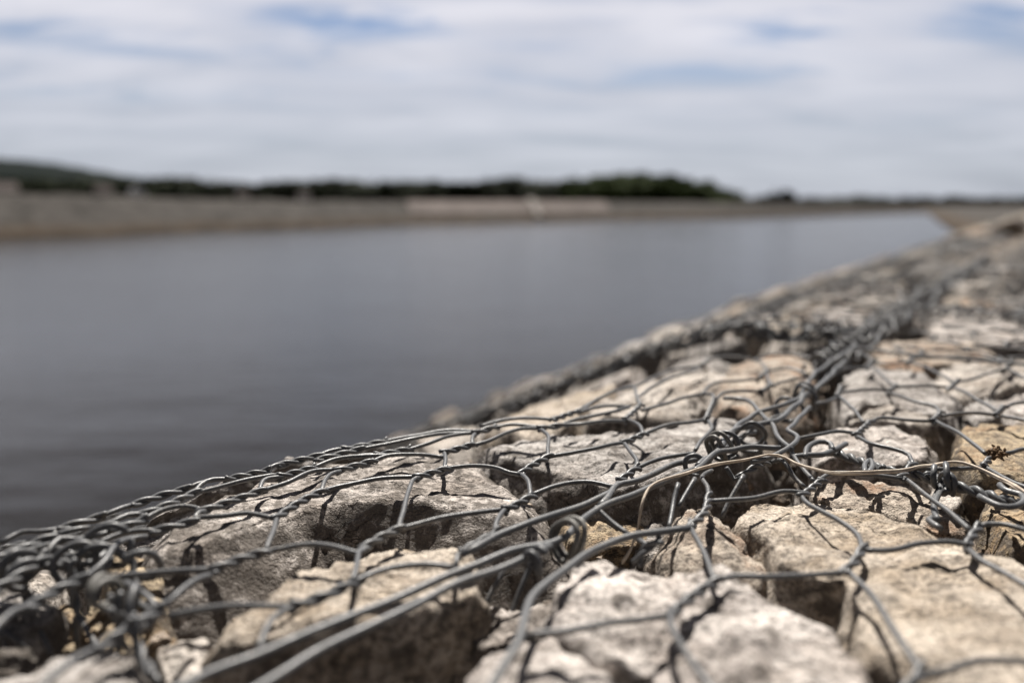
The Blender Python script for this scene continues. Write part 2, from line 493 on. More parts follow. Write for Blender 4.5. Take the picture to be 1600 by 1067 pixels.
# banks: rubble revetment above, brown silt line above the water, dry grass beyond
M_BANK, t, b = new_mat('gravel_bank')
tc = N(t, 'ShaderNodeTexCoord'); sp_ = N(t, 'ShaderNodeSeparateXYZ'); L_(t, tc.outputs['Object'], sp_.inputs[0])
n1 = noise_node(t, tc.outputs['Object'], 2.2, 6, 0.7)
n2 = noise_node(t, tc.outputs['Object'], 0.05, 4, 0.6)
n3 = noise_node(t, tc.outputs['Object'], 0.35, 5, 0.6)
nb = noise_node(t, tc.outputs['Object'], 0.7, 6, 0.75)
g = mixc(t, ramp(t, math_node(t, 'ADD', math_node(t, 'MULTIPLY', n1, 0.4), math_node(t, 'MULTIPLY', nb, 0.6)), [(0.38, 0), (0.62, 1)]), (0.025, 0.023, 0.021), (0.095, 0.087, 0.080))
br = mixc(t, n3, (0.045, 0.033, 0.024), (0.080, 0.060, 0.043))
zn = math_node(t, 'ADD', sp_.outputs[2], math_node(t, 'MULTIPLY', n3, 0.9))
lowf = ramp(t, math_node(t, 'MULTIPLY', zn, 0.4), [(0.36, 1.0), (0.52, 0.0)])
c = mixc(t, lowf, g, br)
wet = ramp(t, zn, [(0.50, 0.38), (0.72, 1.0)])
c = mixc(t, 1.0, c, wet, 'MULTIPLY')
L_(t, c, b.inputs['Base Color'])
b.inputs['Roughness'].default_value = 0.95
b.inputs['Specular IOR Level'].default_value = 0.1
bp = N(t, 'ShaderNodeBump'); bp.inputs['Strength'].default_value = 0.8; bp.inputs['Distance'].default_value = 0.12
L_(t, n1, bp.inputs['Height']); L_(t, bp.outputs[0], b.inputs['Normal'])
M_SLAB = simple_mat('pale_pinkish_revetment', (0.20, 0.172, 0.160), (0.10, 0.085, 0.08), 0.9, 0.95, 0.1, 0.6, 0.1)
M_CHUTE = simple_mat('pale_concrete', (0.22, 0.2, 0.185), (0.17, 0.155, 0.145), 1.5, 0.9)

# ------------------------------------------------------------------ terrain, water, far banks
def on_z(px, py, z):
    r = ray(px, py)
    return EYE + r * ((z - H) / r.z)
# far shore traced in the photo: (x, water line y, crest y)
FS = [(-2600, 700, 252), (-1500, 480, 285), (-700, 405, 293), (-300, 385, 299), (0, 372, 303), (160, 367, 306), (300, 361, 311), (480, 356, 314), (650, 350, 315), (800, 347, 315),
      (950, 344, 315.5), (1150, 341, 317), (1300, 336.5, 319.5), (1400, 333.5, 321.0), (1448, 332.5, 321.6)]
shore, crest = [], []
for x, yw, yt in FS:
    s = on_z(x, yw, 0.0)
    dist = (s - EYE).length
    d = Vector((s.x, s.y, 0)).normalized()
    back = 6.0 + 0.012 * dist
    c0 = s + d * back
    r = ray(x, yt); k = math.hypot(c0.x, c0.y) / math.hypot(r.x, r.y)
    shore.append(Vector((s.x, s.y, 0))); crest.append(Vector((r.x * k, r.y * k, H + r.z * k)))
NFAR = len(shore)
# the bend and the near bank coming back towards the camera
for x, yw, yt in [(1456, 339, 322.5), (1470, 350, 323), (1496, 367, 322)]:
    s = on_z(x, yw, 0.0)
    rgt = Vector((DL.x, DL.y, 0)) * -1
    shore.append(Vector((s.x, s.y, 0)))
    c0 = s + rgt * 5.0 + DU * 1.5
    crest.append(Vector((c0.x, c0.y, 1.72)))
LS = 0.83 + (H - 0.36) / 0.4425
for u in (30, 18, 10, 5, 2.5, 1, 0, -2, -6, -15, -40):
    p = DL * 4.7 + DU * u
    shore.append(Vector((p.x, p.y, 0)))
    p = DL * 0.55 + DU * u
    crest.append(Vector((p.x, p.y, H - 0.46)))
def densify(A, B, m=4):
    a2, b2 = [], []
    for i in range(len(A) - 1):
        for k in range(m):
            a2.append(A[i].lerp(A[i + 1], k / m)); b2.append(B[i].lerp(B[i + 1], k / m))
    a2.append(A[-1]); b2.append(B[-1])
    return a2, b2
shoreD, crestD = densify(shore, crest, 5)
NFD = (NFAR - 1) * 5 + 1
V, F = [], []
ROW = 12
for i, (s, c) in enumerate(zip(shoreD, crestD)):
    d = Vector((c.x - s.x, c.y - s.y, 0)).normalized()
    toe = s - d * 3.2; toe.z = -1.6
    near = i >= NFD
    rows = [toe]
    for k in range(7):
        f = k / 6
        p = s.lerp(c, f)
        if 0 < k < 6:
            w = 0.10 if near else 0.22
            q = Vector((p.x * 0.21, p.y * 0.21, k * 2.3))
            p = p + Vector((0, 0, w * noise.noise(q)))
        elif k == 6 and not near:
            p = p + Vector((0, 0, 0.16 * noise.noise(Vector((i * 0.9, 3, 1)))))
        rows.append(p)
    last = rows[-1]
    if near:
        e = last + d * 4.0; e.z = last.z - 0.02
        e2 = last + d * 20; e2.z = last.z - 0.5
        e3 = last + d * 300; e3.z = 0.9
        e4 = last + d * 6000; e4.z = 0.0
    else:
        e = last + d * 3.5; e.z = last.z - 0.05
        e2 = last + d * 12; e2.z = 1.2
        e3 = last + d * 300; e3.z = 0.9
        e4 = last + d * 6000; e4.z = 0.0
    rows += [e, e2, e3, e4]
    V += rows
for i in range(len(shoreD) - 1):
    for k in range(ROW - 1):
        a = i * ROW + k
        F.append((a, a + 1, a + ROW + 1, a + ROW))
me = mesh_from('ground', V, F)
g = link('ground', me, M_BANK); tag(g, kind='structure')
# water sheet
me = mesh_from('water', [(-400, -300, 0), (400, -300, 0), (400, 900, 0), (-400, 900, 0)], [(0, 1, 2, 3)], False)
wtr = link('water', me, M_WATER); tag(wtr, kind='structure')
me = mesh_from('river_bed', [(-7000, -7000, -1.7), (7000, -7000, -1.7), (7000, 8000, -1.7), (-7000, 8000, -1.7)], [(0, 1, 2, 3)], False)
bed = link('river_bed', me, M_SOIL); tag(bed, kind='structure')

# pale revetment slab on the far bank with its chute
def bank_patch(x0, x1, f0, f1, lift, thick, nseg=12, skew=0):
    Vt, Fs = [], []
    def pt(x, f):
        i = 0
        xs = [q[0] for q in FS]
        while i < len(xs) - 2 and x > xs[i + 1]: i += 1
        k = (x - xs[i]) / (xs[i + 1] - xs[i])
        s = shore[i].lerp(shore[i + 1], k); c = crest[i].lerp(crest[i + 1], k)
        return s.lerp(c, f)
    for j in range(nseg + 1):
        x = x0 + (x1 - x0) * j / nseg
        for fi, (f, z) in enumerate([(f0, -thick), (f0, lift), ((f0 + f1) / 2, lift + 0.05), (f1, lift), (f1, -thick)]):
            xx = x + skew * (1 - f)
            Vt.append(pt(xx, f) + Vector((0, 0, z)))
    for j in range(nseg):
        for k in range(4):
            a = j * 5 + k
            Fs.append((a, a + 5, a + 6, a + 1))
    Fs.append((0, 1, 2, 3, 4)); Fs.append(tuple(nseg * 5 + k for k in (4, 3, 2, 1, 0)))
    return Vt, Fs
Vt, Fs = bank_patch(632, 945, 0.42, 1.0, 0.10, 0.3, 14, 18)
o = link('stone_revetment', mesh_from('stone_revetment', Vt, Fs, False), M_SLAB)
tag(o, 'pale pinkish stone revetment panel on the far bank across the water', 'revetment')
Vt, Fs = bank_patch(822, 832, 0.12, 1.02, 0.42, 0.3, 2, 14)
o = link('drainage_chute', mesh_from('drainage_chute', Vt, Fs, False), M_CHUTE)
tag(o, 'thin pale drainage chute running down the far bank', 'drainage chute')

# wooded hill on the left horizon
Vh, Fh = [], []
hp = [(-900, 190), (-600, 196), (-350, 208), (-150, 228), (-60, 238), (0, 247), (60, 252), (110, 259), (170, 270), (230, 280), (290, 288), (360, 297), (430, 312)]
hx = []
for i in range(len(hp) - 1):
    for k in range(6):
        f = k / 6
        hx.append((hp[i][0] + (hp[i + 1][0] - hp[i][0]) * f, hp[i][1] + (hp[i + 1][1] - hp[i][1]) * f))
hx.append(hp[-1])
rowsn = 7
for i, (x, y) in enumerate(hx):
    for k in range(rowsn):
        f = k / (rowsn - 1)
        dist = 900 + 260 * f + (0 if k < 6 else 0)
        r = ray(x, y); kk = 1080 / math.hypot(r.x, r.y)
        top = H + r.z * kk
        prof = math.sin(min(1, f * 1.45) * math.pi / 2) if f < 0.7 else 1 - (f - 0.7) * 2.2
        rr = ray(x, 318)
        kk2 = dist / math.hypot(rr.x, rr.y)
        z = (top - 0) * prof + 1.5 * noise.noise(Vector((x * 0.05, k * 1.7, 0))) * (1 if 0 < k < rowsn - 1 else 0)
        Vh.append(Vector((rr.x * kk2, rr.y * kk2, z if k else -3)))
for i in range(len(hx) - 1):
    for k in range(rowsn - 1):
        a = i * rowsn + k
        Fh.append((a, a + rowsn, a + rowsn + 1, a + 1))
hill = link('hill', mesh_from('hill', Vh, Fh), M_HILL); tag(hill, kind='structure')

# ------------------------------------------------------------------ trees
def crown_mesh(seed, w, h, n, leaf):
    rnd = random.Random(seed)
    V, F = [], []
    lobes = [(Vector((rnd.uniform(-.5, .5) * w, rnd.uniform(-.5, .5) * w, h * rnd.uniform(0.42, 0.82))), rnd.uniform(0.22, 0.40) * w) for _ in range(7)]
    lobes.append((Vector((0, 0, h * 0.6)), w * 0.42)); lobes.append((Vector((0, 0, h * 0.3)), w * 0.38))
    for _ in range(n):
        c, rr = rnd.choice(lobes)
        d = Vector((rnd.gauss(0, 1), rnd.gauss(0, 1), rnd.gauss(0, 1))).normalized() * rr * rnd.random() ** 0.4
        p = c + d
        p.z = max(0.08 * h, min(h, p.z))
        s = leaf * rnd.uniform(0.5, 1.3)
        a = Vector((rnd.gauss(0, 1), rnd.gauss(0, 1), rnd.gauss(0, 1))).normalized() * s
        b_ = a.orthogonal().normalized() * s * rnd.uniform(0.5, 1)
        k = len(V)
        V += [p - a, p + b_, p + a, p - b_]
        F.append((k, k + 1, k + 2, k + 3))
    return mesh_from('crown', V, F, False)
def trunk_mesh(h, r):
    mb = MB()
    tube(mb, [Vector((0, 0, -0.5)), Vector((0.03 * h, 0, h * 0.3)), Vector((0, 0.03 * h, h * 0.7))], r, 7)
    for a in (0.5, 2.4, 4.4):
        tube(mb, [Vector((0.02 * h, 0, h * 0.28)), Vector((math.cos(a) * h * 0.22, math.sin(a) * h * 0.22, h * 0.6))], r * 0.5, 5)
    return mesh_from('trunk', mb.V, mb.F)
protoC = {}
for kind, mat in (('dark', M_LEAF), ('wood', M_LEAF2), ('far', M_LEAF3)):
    protoC[kind] = []
    for s in range(4):
        me = crown_mesh(s * 7 + hash(len(kind)) % 5, 1.0 if s != 2 else 0.7, 1.0, 1500, 0.06)
        me.materials.append(mat)
        protoC[kind].append(me)
protoT = trunk_mesh(1.0, 0.03); protoT.materials.append(M_BARK)
def tree(px, ytop, dist, kind, label, group, wk=1.0):
    r = ray(px, HOR); k = dist / math.hypot(r.x, r.y)
    base = Vector((r.x * k, r.y * k, 0.9))
    h = H + (HOR - ytop) / FPX * dist / math.sqrt(1 + ((px - CX) / FPX) ** 2) * 1.0 - 0.9
    root = bpy.data.objects.new('tree', None); COL.objects.link(root)
    h *= 1.0 + (0.004 * dist / max(h, 1) if kind == 'dark' else 0)
    root.location = base
    root.rotation_euler = (0, 0, random.uniform(0, 6.28))
    w = h * wk * random.uniform(0.9, 1.25)
    root.scale = (w, w, h)
    root.empty_display_size = 0.2
    tag(root, label, 'tree', group)
    a = link('crown', random.choice(protoC[kind]), None, root)
    b2 = link('trunk', protoT, None, root)
    return root
prof = [(225, 290), (250, 288), (275, 284), (300, 288), (330, 294), (380, 297), (410, 291), (450, 289), (480, 295), (510, 290), (560, 291), (600, 291), (650, 290), (700, 291),
        (760, 290), (800, 287), (850, 289), (895, 290)]
def interp_l(x, tab): return interp(x, tab)
x = 5
while x < 900:
    y = interp(x, prof) if x > 225 else interp(x, [(0, 286), (90, 289), (225, 290)])
    if not any(abs(x - q) < 8 for q in (165, 380, 475)):
        tree(x, y + random.uniform(-4, 4), random.uniform(200, 260), 'dark', 'small dark tree in the long low tree line beyond the far bank', 'dark trees along the far bank', 1.25)
    x += random.uniform(11, 17)
woodp = [(895, 290), (905, 283), (930, 280), (970, 277), (1000, 273), (1030, 275), (1060, 281), (1090, 284), (1110, 289), (1130, 298), (1145, 304)]
x = 900
while x < 1148:
    tree(x, interp(x, woodp) + random.uniform(-3, 4), random.uniform(170, 215), 'wood', 'green tree in the tall rounded clump of woodland right of the middle horizon', 'trees of the green clump', 1.0)
    tree(x + 5, interp(x, woodp) + random.uniform(4, 12), random.uniform(160, 175), 'wood', 'green tree in the tall rounded clump of woodland right of the middle horizon', 'trees of the green clump', 1.1)
    x += random.uniform(9, 13)
tree(1226, 303, 190, 'dark', 'lone dark tree standing above the low tree line right of the green clump', 'lone trees', 0.9)
tree(1206, 309, 190, 'dark', 'low dark tree just left of the lone dark tree', 'lone trees', 1.3)
x = 1150
while x < 1640:
    tree(x, random.choice([306, 308, 309, 310, 311, 311.5]), random.uniform(420, 560), 'far', 'pale hazy distant tree on the low right horizon', 'distant trees on the right horizon', 2.0)
    x += random.uniform(7, 12)
# side extent, mostly outside the frame
for x in range(-500, 5, 26):
    tree(x, 284 + random.uniform(-4, 4), 210, 'dark', 'small dark tree in the long low tree line beyond the far bank', 'dark trees along the far bank', 1.3)
for x in range(1650, 2300, 30):
    tree(x, 306, 450, 'far', 'pale hazy distant tree on the low right horizon', 'distant trees on the right horizon', 2.0)

# ------------------------------------------------------------------ buildings behind the left bank
def house(px, ytop, wpx, dist, label, name, wall, cat, dome=False):
    r = ray(px, HOR); k = dist / math.hypot(r.x, r.y)
    base = Vector((r.x * k, r.y * k, 1.0))
    sc = dist / math.sqrt(1 + ((px - CX) / FPX) ** 2) / FPX
    w = wpx * sc; h = H + (HOR - ytop) * sc - 1.0
    root = bpy.data.objects.new(name, None); COL.objects.link(root)
    root.location = base; root.rotation_euler = (0, 0, -math.atan2(r.x, r.y) + 0.2)
    tag(root, label, cat)
    hw, d = w / 2, w * 0.35
    mb = MB()
    if dome:
        n = 14
        prof_ = [(-hw, 0)] + [(-hw * math.cos(math.pi * i / n), h * 0.45 + h * 0.55 * math.sin(math.pi * i / n)) for i in range(n + 1)] + [(hw, 0)]
        Vv = [Vector((a, -d, z)) for a, z in prof_] + [Vector((a, d, z)) for a, z in prof_]
        m = len(prof_)
        Ff = [tuple(range(m))[::-1], tuple(range(m, 2 * m))] + [(i, i + 1, m + i + 1, m + i) for i in range(m - 1)]
        mb.add(Vv, Ff)
        mb.build('shell', wall, root, smooth=False)
        d2 = MB(); d2.box(-hw * .3, hw * .3, -d - .05, -d - .01, 0, h * .45); d2.build('door', M_WALLG, root, smooth=False)
    else:
        mb.box(-hw, hw, -d, d, 0, h * 0.68)
        mb.build('wall', wall, root, smooth=False)
        rf = MB()
        z0, z1, o_ = h * 0.68 + 0.004, h, 0.25
        rf.add([Vector((-hw - o_, -d - o_, z0)), Vector((hw + o_, -d - o_, z0)), Vector((hw + o_, d + o_, z0)), Vector((-hw - o_, d + o_, z0)), Vector((-hw - o_, 0, z1)), Vector((hw + o_, 0, z1))],
               [(0, 1, 5, 4), (2, 3, 4, 5), (0, 4, 3), (1, 2, 5), (0, 3, 2, 1)])
        rf.build('roof', M_ROOF, root, smooth=False)
        for s in (-0.5, 0, 0.5):
            wn = MB(); wn.box(s * w * 0.6 - 0.4, s * w * 0.6 + 0.4, -d - 0.04, -d - 0.01, h * 0.22, h * 0.5); wn.build('window', M_GLASS, root, smooth=False)
    return root
house(215, 292, 24, 180, 'small white rounded shelter on the crest of the far bank at left', 'white_shelter', M_WALLW, 'shelter', True)
house(163, 289, 22, 186, 'dull grey gabled house left of the white shelter beyond the far bank', 'gabled_house', M_WALLG, 'house')
house(10, 286, 30, 178, 'grey low shed at the far left foot of the wooded hill', 'low_shed', M_WALLG, 'shed')
house(380, 299, 16, 190, 'tiny grey house in a gap of the tree line, nearer the hill', 'gabled_house', M_WALLG, 'house')
house(475, 300, 16, 190, 'tiny pale house in a gap of the tree line, farther from the hill', 'gabled_house', M_WALLW, 'house')

# ------------------------------------------------------------------ stones
def fbm(p, o=4):
    a, s, v = 1.0, 0.0, 0.0
    for _ in range(o):
        v += a * noise.noise(p); s += a
        p = p * 2.03 + Vector((3.1, 1.7, 5.3)); a *= 0.5
    return v / s
def facet(p, sc):                                      # piecewise planar breaks, like split rock
    d, pts = noise.voronoi(p * sc, distance_metric='DISTANCE', exponent=2.5)
    return d[1] - d[0]
def make_stone(ring, depth, dome=0.004, n=72, rt=12, rs=12, amp=1.0, seed=0.0, tuck=0.95, lean=None, lobes=1.0, edge=0.14, cuts=7, cutr=(0.02, 0.06), flare=0.30, ctr=None):
    """ring: world points round the top face; the body is grown below it"""
    c = ctr or sum(ring, Vector()) / len(ring)
    # arc length resample of the closed outline, lightly smoothed
    P = ring + [ring[0]]
    L = [0]
    for i in range(len(P) - 1): L.append(L[-1] + (P[i + 1] - P[i]).length)
    tot = L[-1]
    out = []
    j = 0
    for k in range(n):
        s = tot * k / n
        while L[j + 1] < s: j += 1
        f = (s - L[j]) / max(1e-9, L[j + 1] - L[j])
        out.append(P[j].lerp(P[j + 1], f))
    for _ in range(2):
        out = [(out[i - 1] + out[i] * 2 + out[(i + 1) % n]) / 4 for i in range(n)]
    size = tot / 4
    sg = sum(out[i].x * out[(i + 1) % n].y - out[(i + 1) % n].x * out[i].y for i in range(n))
    nr = []
    for i in range(n):
        e = out[(i + 3) % n] - out[i - 3]
        v = Vector((e.y, -e.x, 0)) * (1 if sg > 0 else -1)
        nr.append(v.normalized())
    lean = lean or Vector((0, -0.016, 0))
    rows = []
    for k in range(1, rt + 1):
        f = k / rt
        s = f * (1 - edge * 0.4)
        rows.append([c + (p - c) * s + Vector((0, 0, dome * (1 - f * f))) for p in out])
    re = 4
    er = min(0.014, depth * 0.22)
    for k in range(1, re + 1):                          # rounded arris
        a = math.pi / 2 * k / re
        s = (1 - edge * 0.4) + edge * 0.4 * math.sin(a)
        dr = er * (1 - math.cos(a))
        rows.append([c + (p - c) * s + nv * (flare * dr) + Vector((0, 0, -dr)) for p, nv in zip(out, nr)])
    for k in range(1, rs + 1):
        f = k / rs
        fd = depth - er
        outw = er * flare + fd * flare * min(f, 0.55) - (fd * 0.5) * max(0, f - 0.55) ** 1.5 * (2.0 - tuck)
        rows.append([p + nv * outw + Vector((0, 0, -er - fd * f)) + lean * f for p, nv in zip(out, nr)])
    last = rows[-1]; lc = c + Vector((0, 0, -depth)) + lean
    for k in range(1, 4):
        s = 1 - k / 3.6
        rows.append([lc + (p - lc) * s + Vector((0, 0, -0.006 * k)) for p in last])
    V = [c + Vector((0, 0, dome))]
    for r_ in rows: V += r_
    V.append(c + Vector((0, 0, -depth - 0.022)) + lean)
    F = []
    m = len(rows)
    for i in range(n):
        F.append((0, 1 + i, 1 + (i + 1) % n))
    for k in range(m - 1):
        for i in range(n):
            a, b = 1 + k * n + i, 1 + k * n + (i + 1) % n
            F.append((a, a + n, b + n, b))
    e = len(V) - 1
    for i in range(n):
        F.append((e, 1 + (m - 1) * n + (i + 1) % n, 1 + (m - 1) * n + i))
    sv = Vector((seed * 1.37, seed * 2.11, seed * 0.71))
    # broken facets: a few flat cuts across the arrises
    rc = random.Random(int(seed * 977) + 5)
    for _ in range(cuts):
        az = rc.uniform(0, 2 * math.pi); el = rc.uniform(0.25, 1.05)
        nn = Vector((math.cos(az) * math.cos(el), math.sin(az) * math.cos(el), math.sin(el)))
        mx = max((v - c).dot(nn) for v in V)
        lim = mx - rc.uniform(*cutr) * size
        for v in V:
            d = (v - c).dot(nn) - lim
            if d > 0: v -= nn * d * 0.92
    out2 = []
    for idx, v in enumerate(V):
        d = (v - (c + Vector((0, 0, -depth * 0.5))))
        row = (idx - 1) // n
        top = row < rt
        dn = Vector((d.x, d.y, d.z * 1.6)).normalized() if not top else Vector((d.x * 0.3, d.y * 0.3, size * 0.5)).normalized()
        q = v + sv
        k = 0.45 if top else 1.0
        h = fbm(q * 14, 3) * 0.011 * lobes + (facet(q, 16) - 0.35) * -0.008 * lobes + fbm(q * 55, 3) * 0.0055 + (abs(fbm(q * 34 + Vector((5, 5, 5)), 3)) - 0.16) * 0.010 * lobes + fbm(q * 210, 2) * 0.0016
        if top: h = h * 0.75 - 0.0016
        out2.append(v + dn * h * amp * (k if not top else 1))
    return out2, F
TR = []                                                  # traced outlines in the plan, used to keep other stones out
def plan(P): return [lu(p) for p in P]
def inside(pt, poly):
    x, y = pt; c = False; j = len(poly) - 1
    for i in range(len(poly)):
        xi, yi = poly[i]; xj, yj = poly[j]
        if (yi > y) != (yj > y) and x < (xj - xi) * (y - yi) / (yj - yi + 1e-12) + xi: c = not c
        j = i
    return c
def traced(pts, gap, depth, mat, label, tilt=(0, 0), seed=None, group=None, **kw):
    ring = [hit(x, y, -gap) for x, y in pts]
    c = sum(ring, Vector()) / len(ring)
    if tilt != (0, 0):                                  # tilt: fall per metre towards +L / +u, keeping the traced outline
        ring2 = []
        for (x, y), p in zip(pts, ring):
            l, u = lu(p - c)
            q = hit(x, y, -gap + tilt[0] * l + tilt[1] * u)
            ring2.append(q)
        ring = ring2
    c = sum(ring, Vector()) / len(ring)
    TR.append(plan(ring))
    if kw.get('ctr'): kw['ctr'] = hit(kw['ctr'][0], kw['ctr'][1], -gap)
    V, F = make_stone(ring, depth, seed=seed if seed is not None else random.uniform(0, 90), **kw)
    o = link('stone', mesh_from('stone', V, F, True, c), STM[mat])
    o.location = c
    tag(o, label, 'stone', group or 'stones in the near baskets')
    return o
G = 0.013
traced([(238, 852), (258, 826), (320, 790), (420, 752), (520, 726), (600, 710), (660, 708), (735, 720), (778, 752), (815, 785), (838, 812), (806, 808), (700, 792), (610, 780), (540, 778), (470, 790), (400, 815), (340, 842), (290, 862)],
       G, 0.085, 'crust', 'long broad cream stone with a dark speckled front face, left of the middle', seed=3, n=170, rt=20, rs=26, tuck=1.0, flare=0.80, amp=0.8, ctr=(530, 752), lean=Vector((0, 0, 0)), cuts=4, cutr=(0.01, 0.03))
traced([(150, 862), (230, 808), (330, 764), (450, 727), (600, 696), (660, 700), (620, 735), (430, 765), (250, 852)],
       G + .034, 0.09, 'grey', 'long grey beige stone at the basket edge, behind the dark fronted broad stone', n=130, lobes=1.8)
traced([(590, 706), (640, 690), (700, 672), (750, 668), (757, 690), (750, 720), (735, 718), (660, 712)],
       G + .008, 0.08, 'cream', 'small pale stone wedged behind the right end of the dark fronted broad stone', n=80)
traced([(753, 704), (762, 686), (800, 676), (870, 680), (950, 678), (1020, 670), (1100, 652), (1150, 655), (1185, 680), (1150, 712), (1085, 728), (1020, 745), (985, 764), (945, 758), (900, 742), (850, 730), (800, 712)],
       G + .004, 0.075, 'grey', 'wide grey beige stone with a dark undercut front, just left of the laced wire seam', seed=21, n=130, rt=16, rs=18, tuck=0.88)
traced([(905, 655), (925, 630), (985, 605), (1050, 585), (1110, 572), (1150, 585), (1135, 615), (1100, 636), (1040, 645), (990, 650)],
       G + .004, 0.08, 'cream', 'cream stone behind the wide grey beige stone, crossed by blurred wires', n=90)
traced([(765, 668), (830, 636), (890, 618), (960, 600), (950, 618), (905, 640), (890, 662), (830, 670)],
       G + .01, 0.08, 'tan', 'low tan stone near the basket edge left of the blurred cream stone', n=80)
traced([(1120, 612), (1140, 575), (1180, 553), (1235, 548), (1272, 572), (1262, 600), (1215, 628), (1165, 640), (1130, 636)],
       G + .004, 0.08, 'rusty', 'tan stone with rusty brown blotches left of the seam, behind the wide grey beige stone', n=90)
traced([(878, 800), (895, 780), (925, 772), (965, 785), (1000, 806), (1015, 838), (980, 856), (930, 862), (890, 845)],
       G + .035, 0.07, 'ochre', 'small rough orange brown stone sunk in the gap beside the dark fronted broad stone', seed=8, n=90, lobes=1.5)
traced([(985, 835), (995, 816), (1020, 808), (1045, 822), (1050, 850), (1020, 868), (992, 860)],
       G + .035, 0.06, 'grey', 'very small grey stone beside the orange brown stone, under the straw end', n=60)
traced([(1030, 838), (1045, 806), (1072, 789), (1110, 798), (1150, 825), (1190, 862), (1213, 900), (1195, 920), (1140, 915), (1085, 900), (1045, 880)],
       G + .010, 0.075, 'rusty', 'rounded brown speckled stone between the big tan slab and the white streaked stone', seed=31, n=96, dome=0.012, edge=0.5, tilt=(0, 0.1))
traced([(1152, 796), (1165, 772), (1250, 775), (1340, 794), (1450, 830), (1540, 870), (1620, 903), (1730, 960), (1730, 1130), (1500, 1110), (1400, 1060), (1352, 1000), (1342, 945), (1325, 905), (1275, 900), (1228, 878), (1208, 848), (1172, 825)],
       G, 0.10, 'tan', 'largest stone, a smooth tan slab filling the lower right corner under the wires', seed=5, n=170, rt=24, rs=20, tuck=0.9)
traced([(905, 884), (938, 868), (1000, 880), (1080, 897), (1130, 907), (1200, 938), (1258, 948), (1308, 985), (1340, 1040), (1352, 1110), (1200, 1150), (1090, 1120), (1010, 1050), (955, 1020), (900, 985), (872, 970), (882, 922)],
       G - .001, 0.09, 'pale', 'big pale stone with pink white streaks at the bottom, left of the tan slab', seed=14, n=150, rt=22, rs=18, tilt=(0.02, 0.05), lobes=1.5)
traced([(690, 1080), (740, 1035), (800, 1008), (860, 997), (905, 1003), (945, 1040), (990, 1075), (1010, 1160), (680, 1170)],
       G + .004, 0.09, 'pale', 'pale stone cut by the bottom edge of the photo below the speckled small stone', n=110)
traced([(322, 995), (380, 952), (460, 908), (560, 870), (628, 840), (665, 834), (695, 858), (732, 895), (744, 922), (700, 945), (640, 950), (560, 968), (480, 985), (400, 992), (350, 1015)],
       G + .002, 0.10, 'tan', 'pointed cream tan stone at lower left with two thick blurred wires across it', seed=44, n=150, rt=20, rs=20, tuck=0.9)
traced([(735, 992), (742, 955), (765, 944), (820, 948), (880, 938), (872, 975), (850, 1000), (790, 1012), (745, 1010)],
       G + .025, 0.07, 'crust', 'small black and white speckled stone in the gap left of the white streaked stone', n=90, lobes=1.4)
traced([(250, 1015), (262, 992), (300, 988), (335, 1010), (330, 1060), (300, 1090), (265, 1075)],
       G + .02, 0.07, 'cream', 'small light stone left of the pointed cream tan stone, low in the left corner', n=80)
traced([(-40, 1070), (40, 1040), (120, 1018), (180, 1006), (205, 1022), (212, 1065), (205, 1130), (-40, 1140)],
       G + .004, 0.08, 'grey', 'blurred grey beige stone at the bottom left corner', n=100, lobes=1.3)
traced([(-40, 1040), (-20, 1022), (25, 1016), (65, 1024), (60, 1040), (20, 1046)],
       G + .01, 0.06, 'dark', 'dark speckled stone at the left edge above the blurred corner stone', n=70)
traced([(-60, 945), (0, 908), (50, 912), (88, 935), (84, 962), (40, 975), (-60, 990)],
       G + .012, 0.08, 'grey', 'smooth light grey stone at the left edge below the big wire coils', n=90, lobes=0.6)
traced([(78, 985), (84, 950), (105, 938), (135, 960), (150, 1000), (120, 1030), (85, 1022)],
       G + .03, 0.08, 'ochre', 'brown ochre stone standing in the gap under the left wire coils', n=70)
traced([(163, 900), (172, 868), (205, 853), (238, 868), (258, 905), (252, 925), (215, 930), (178, 922)],
       G + .012, 0.09, 'ochre', 'gritty golden stone left of the dark fronted stone, right of the wire coils', n=80, lobes=1.3)
traced([(130, 985), (150, 940), (185, 932), (225, 945), (235, 985), (200, 1008), (155, 1010)],
       G + .03, 0.08, 'ochre', 'shaded golden brown stone below the gritty golden stone', n=80, lobes=1.3)
traced([(1262, 698), (1290, 674), (1350, 663), (1415, 662), (1447, 682), (1450, 708), (1420, 722), (1370, 722), (1320, 716), (1285, 712)],
       G + .006, 0.07, 'pale', 'flat pale stone under the cut wire end, right of the seam', seed=17, n=96)
traced([(1262, 772), (1290, 755), (1345, 757), (1400, 768), (1450, 790), (1490, 812), (1500, 838), (1455, 832), (1390, 805), (1320, 790)],
       G + .014, 0.06, 'rusty', 'narrow brown crusted stone behind the tan slab', n=90, lobes=1.5)
traced([(1312, 612), (1325, 582), (1365, 570), (1430, 577), (1480, 600), (1507, 640), (1490, 652), (1435, 640), (1395, 624), (1350, 632), (1322, 640)],
       G + .004, 0.075, 'grey', 'blurred brown grey stone right of the seam, behind the flat pale stone', n=96)
traced([(1325, 655), (1350, 640), (1400, 632), (1440, 645), (1462, 660), (1440, 668), (1380, 660)],
       G + .012, 0.07, 'cream', 'narrow light stone between the blurred brown grey stone and the flat pale stone', n=70)
traced([(1502, 705), (1510, 672), (1545, 658), (1620, 662), (1690, 700), (1700, 745), (1640, 752), (1570, 742), (1520, 728)],
       G + .002, 0.08, 'ochre', 'golden tan stone at the right edge behind the dirt caught on the wire', n=96)
traced([(1545, 790), (1555, 765), (1600, 758), (1690, 780), (1720, 850), (1640, 862), (1580, 838)],
       G + .012, 0.08, 'ochre', 'brown stone at the right edge between the seam and the tan slab', n=80)
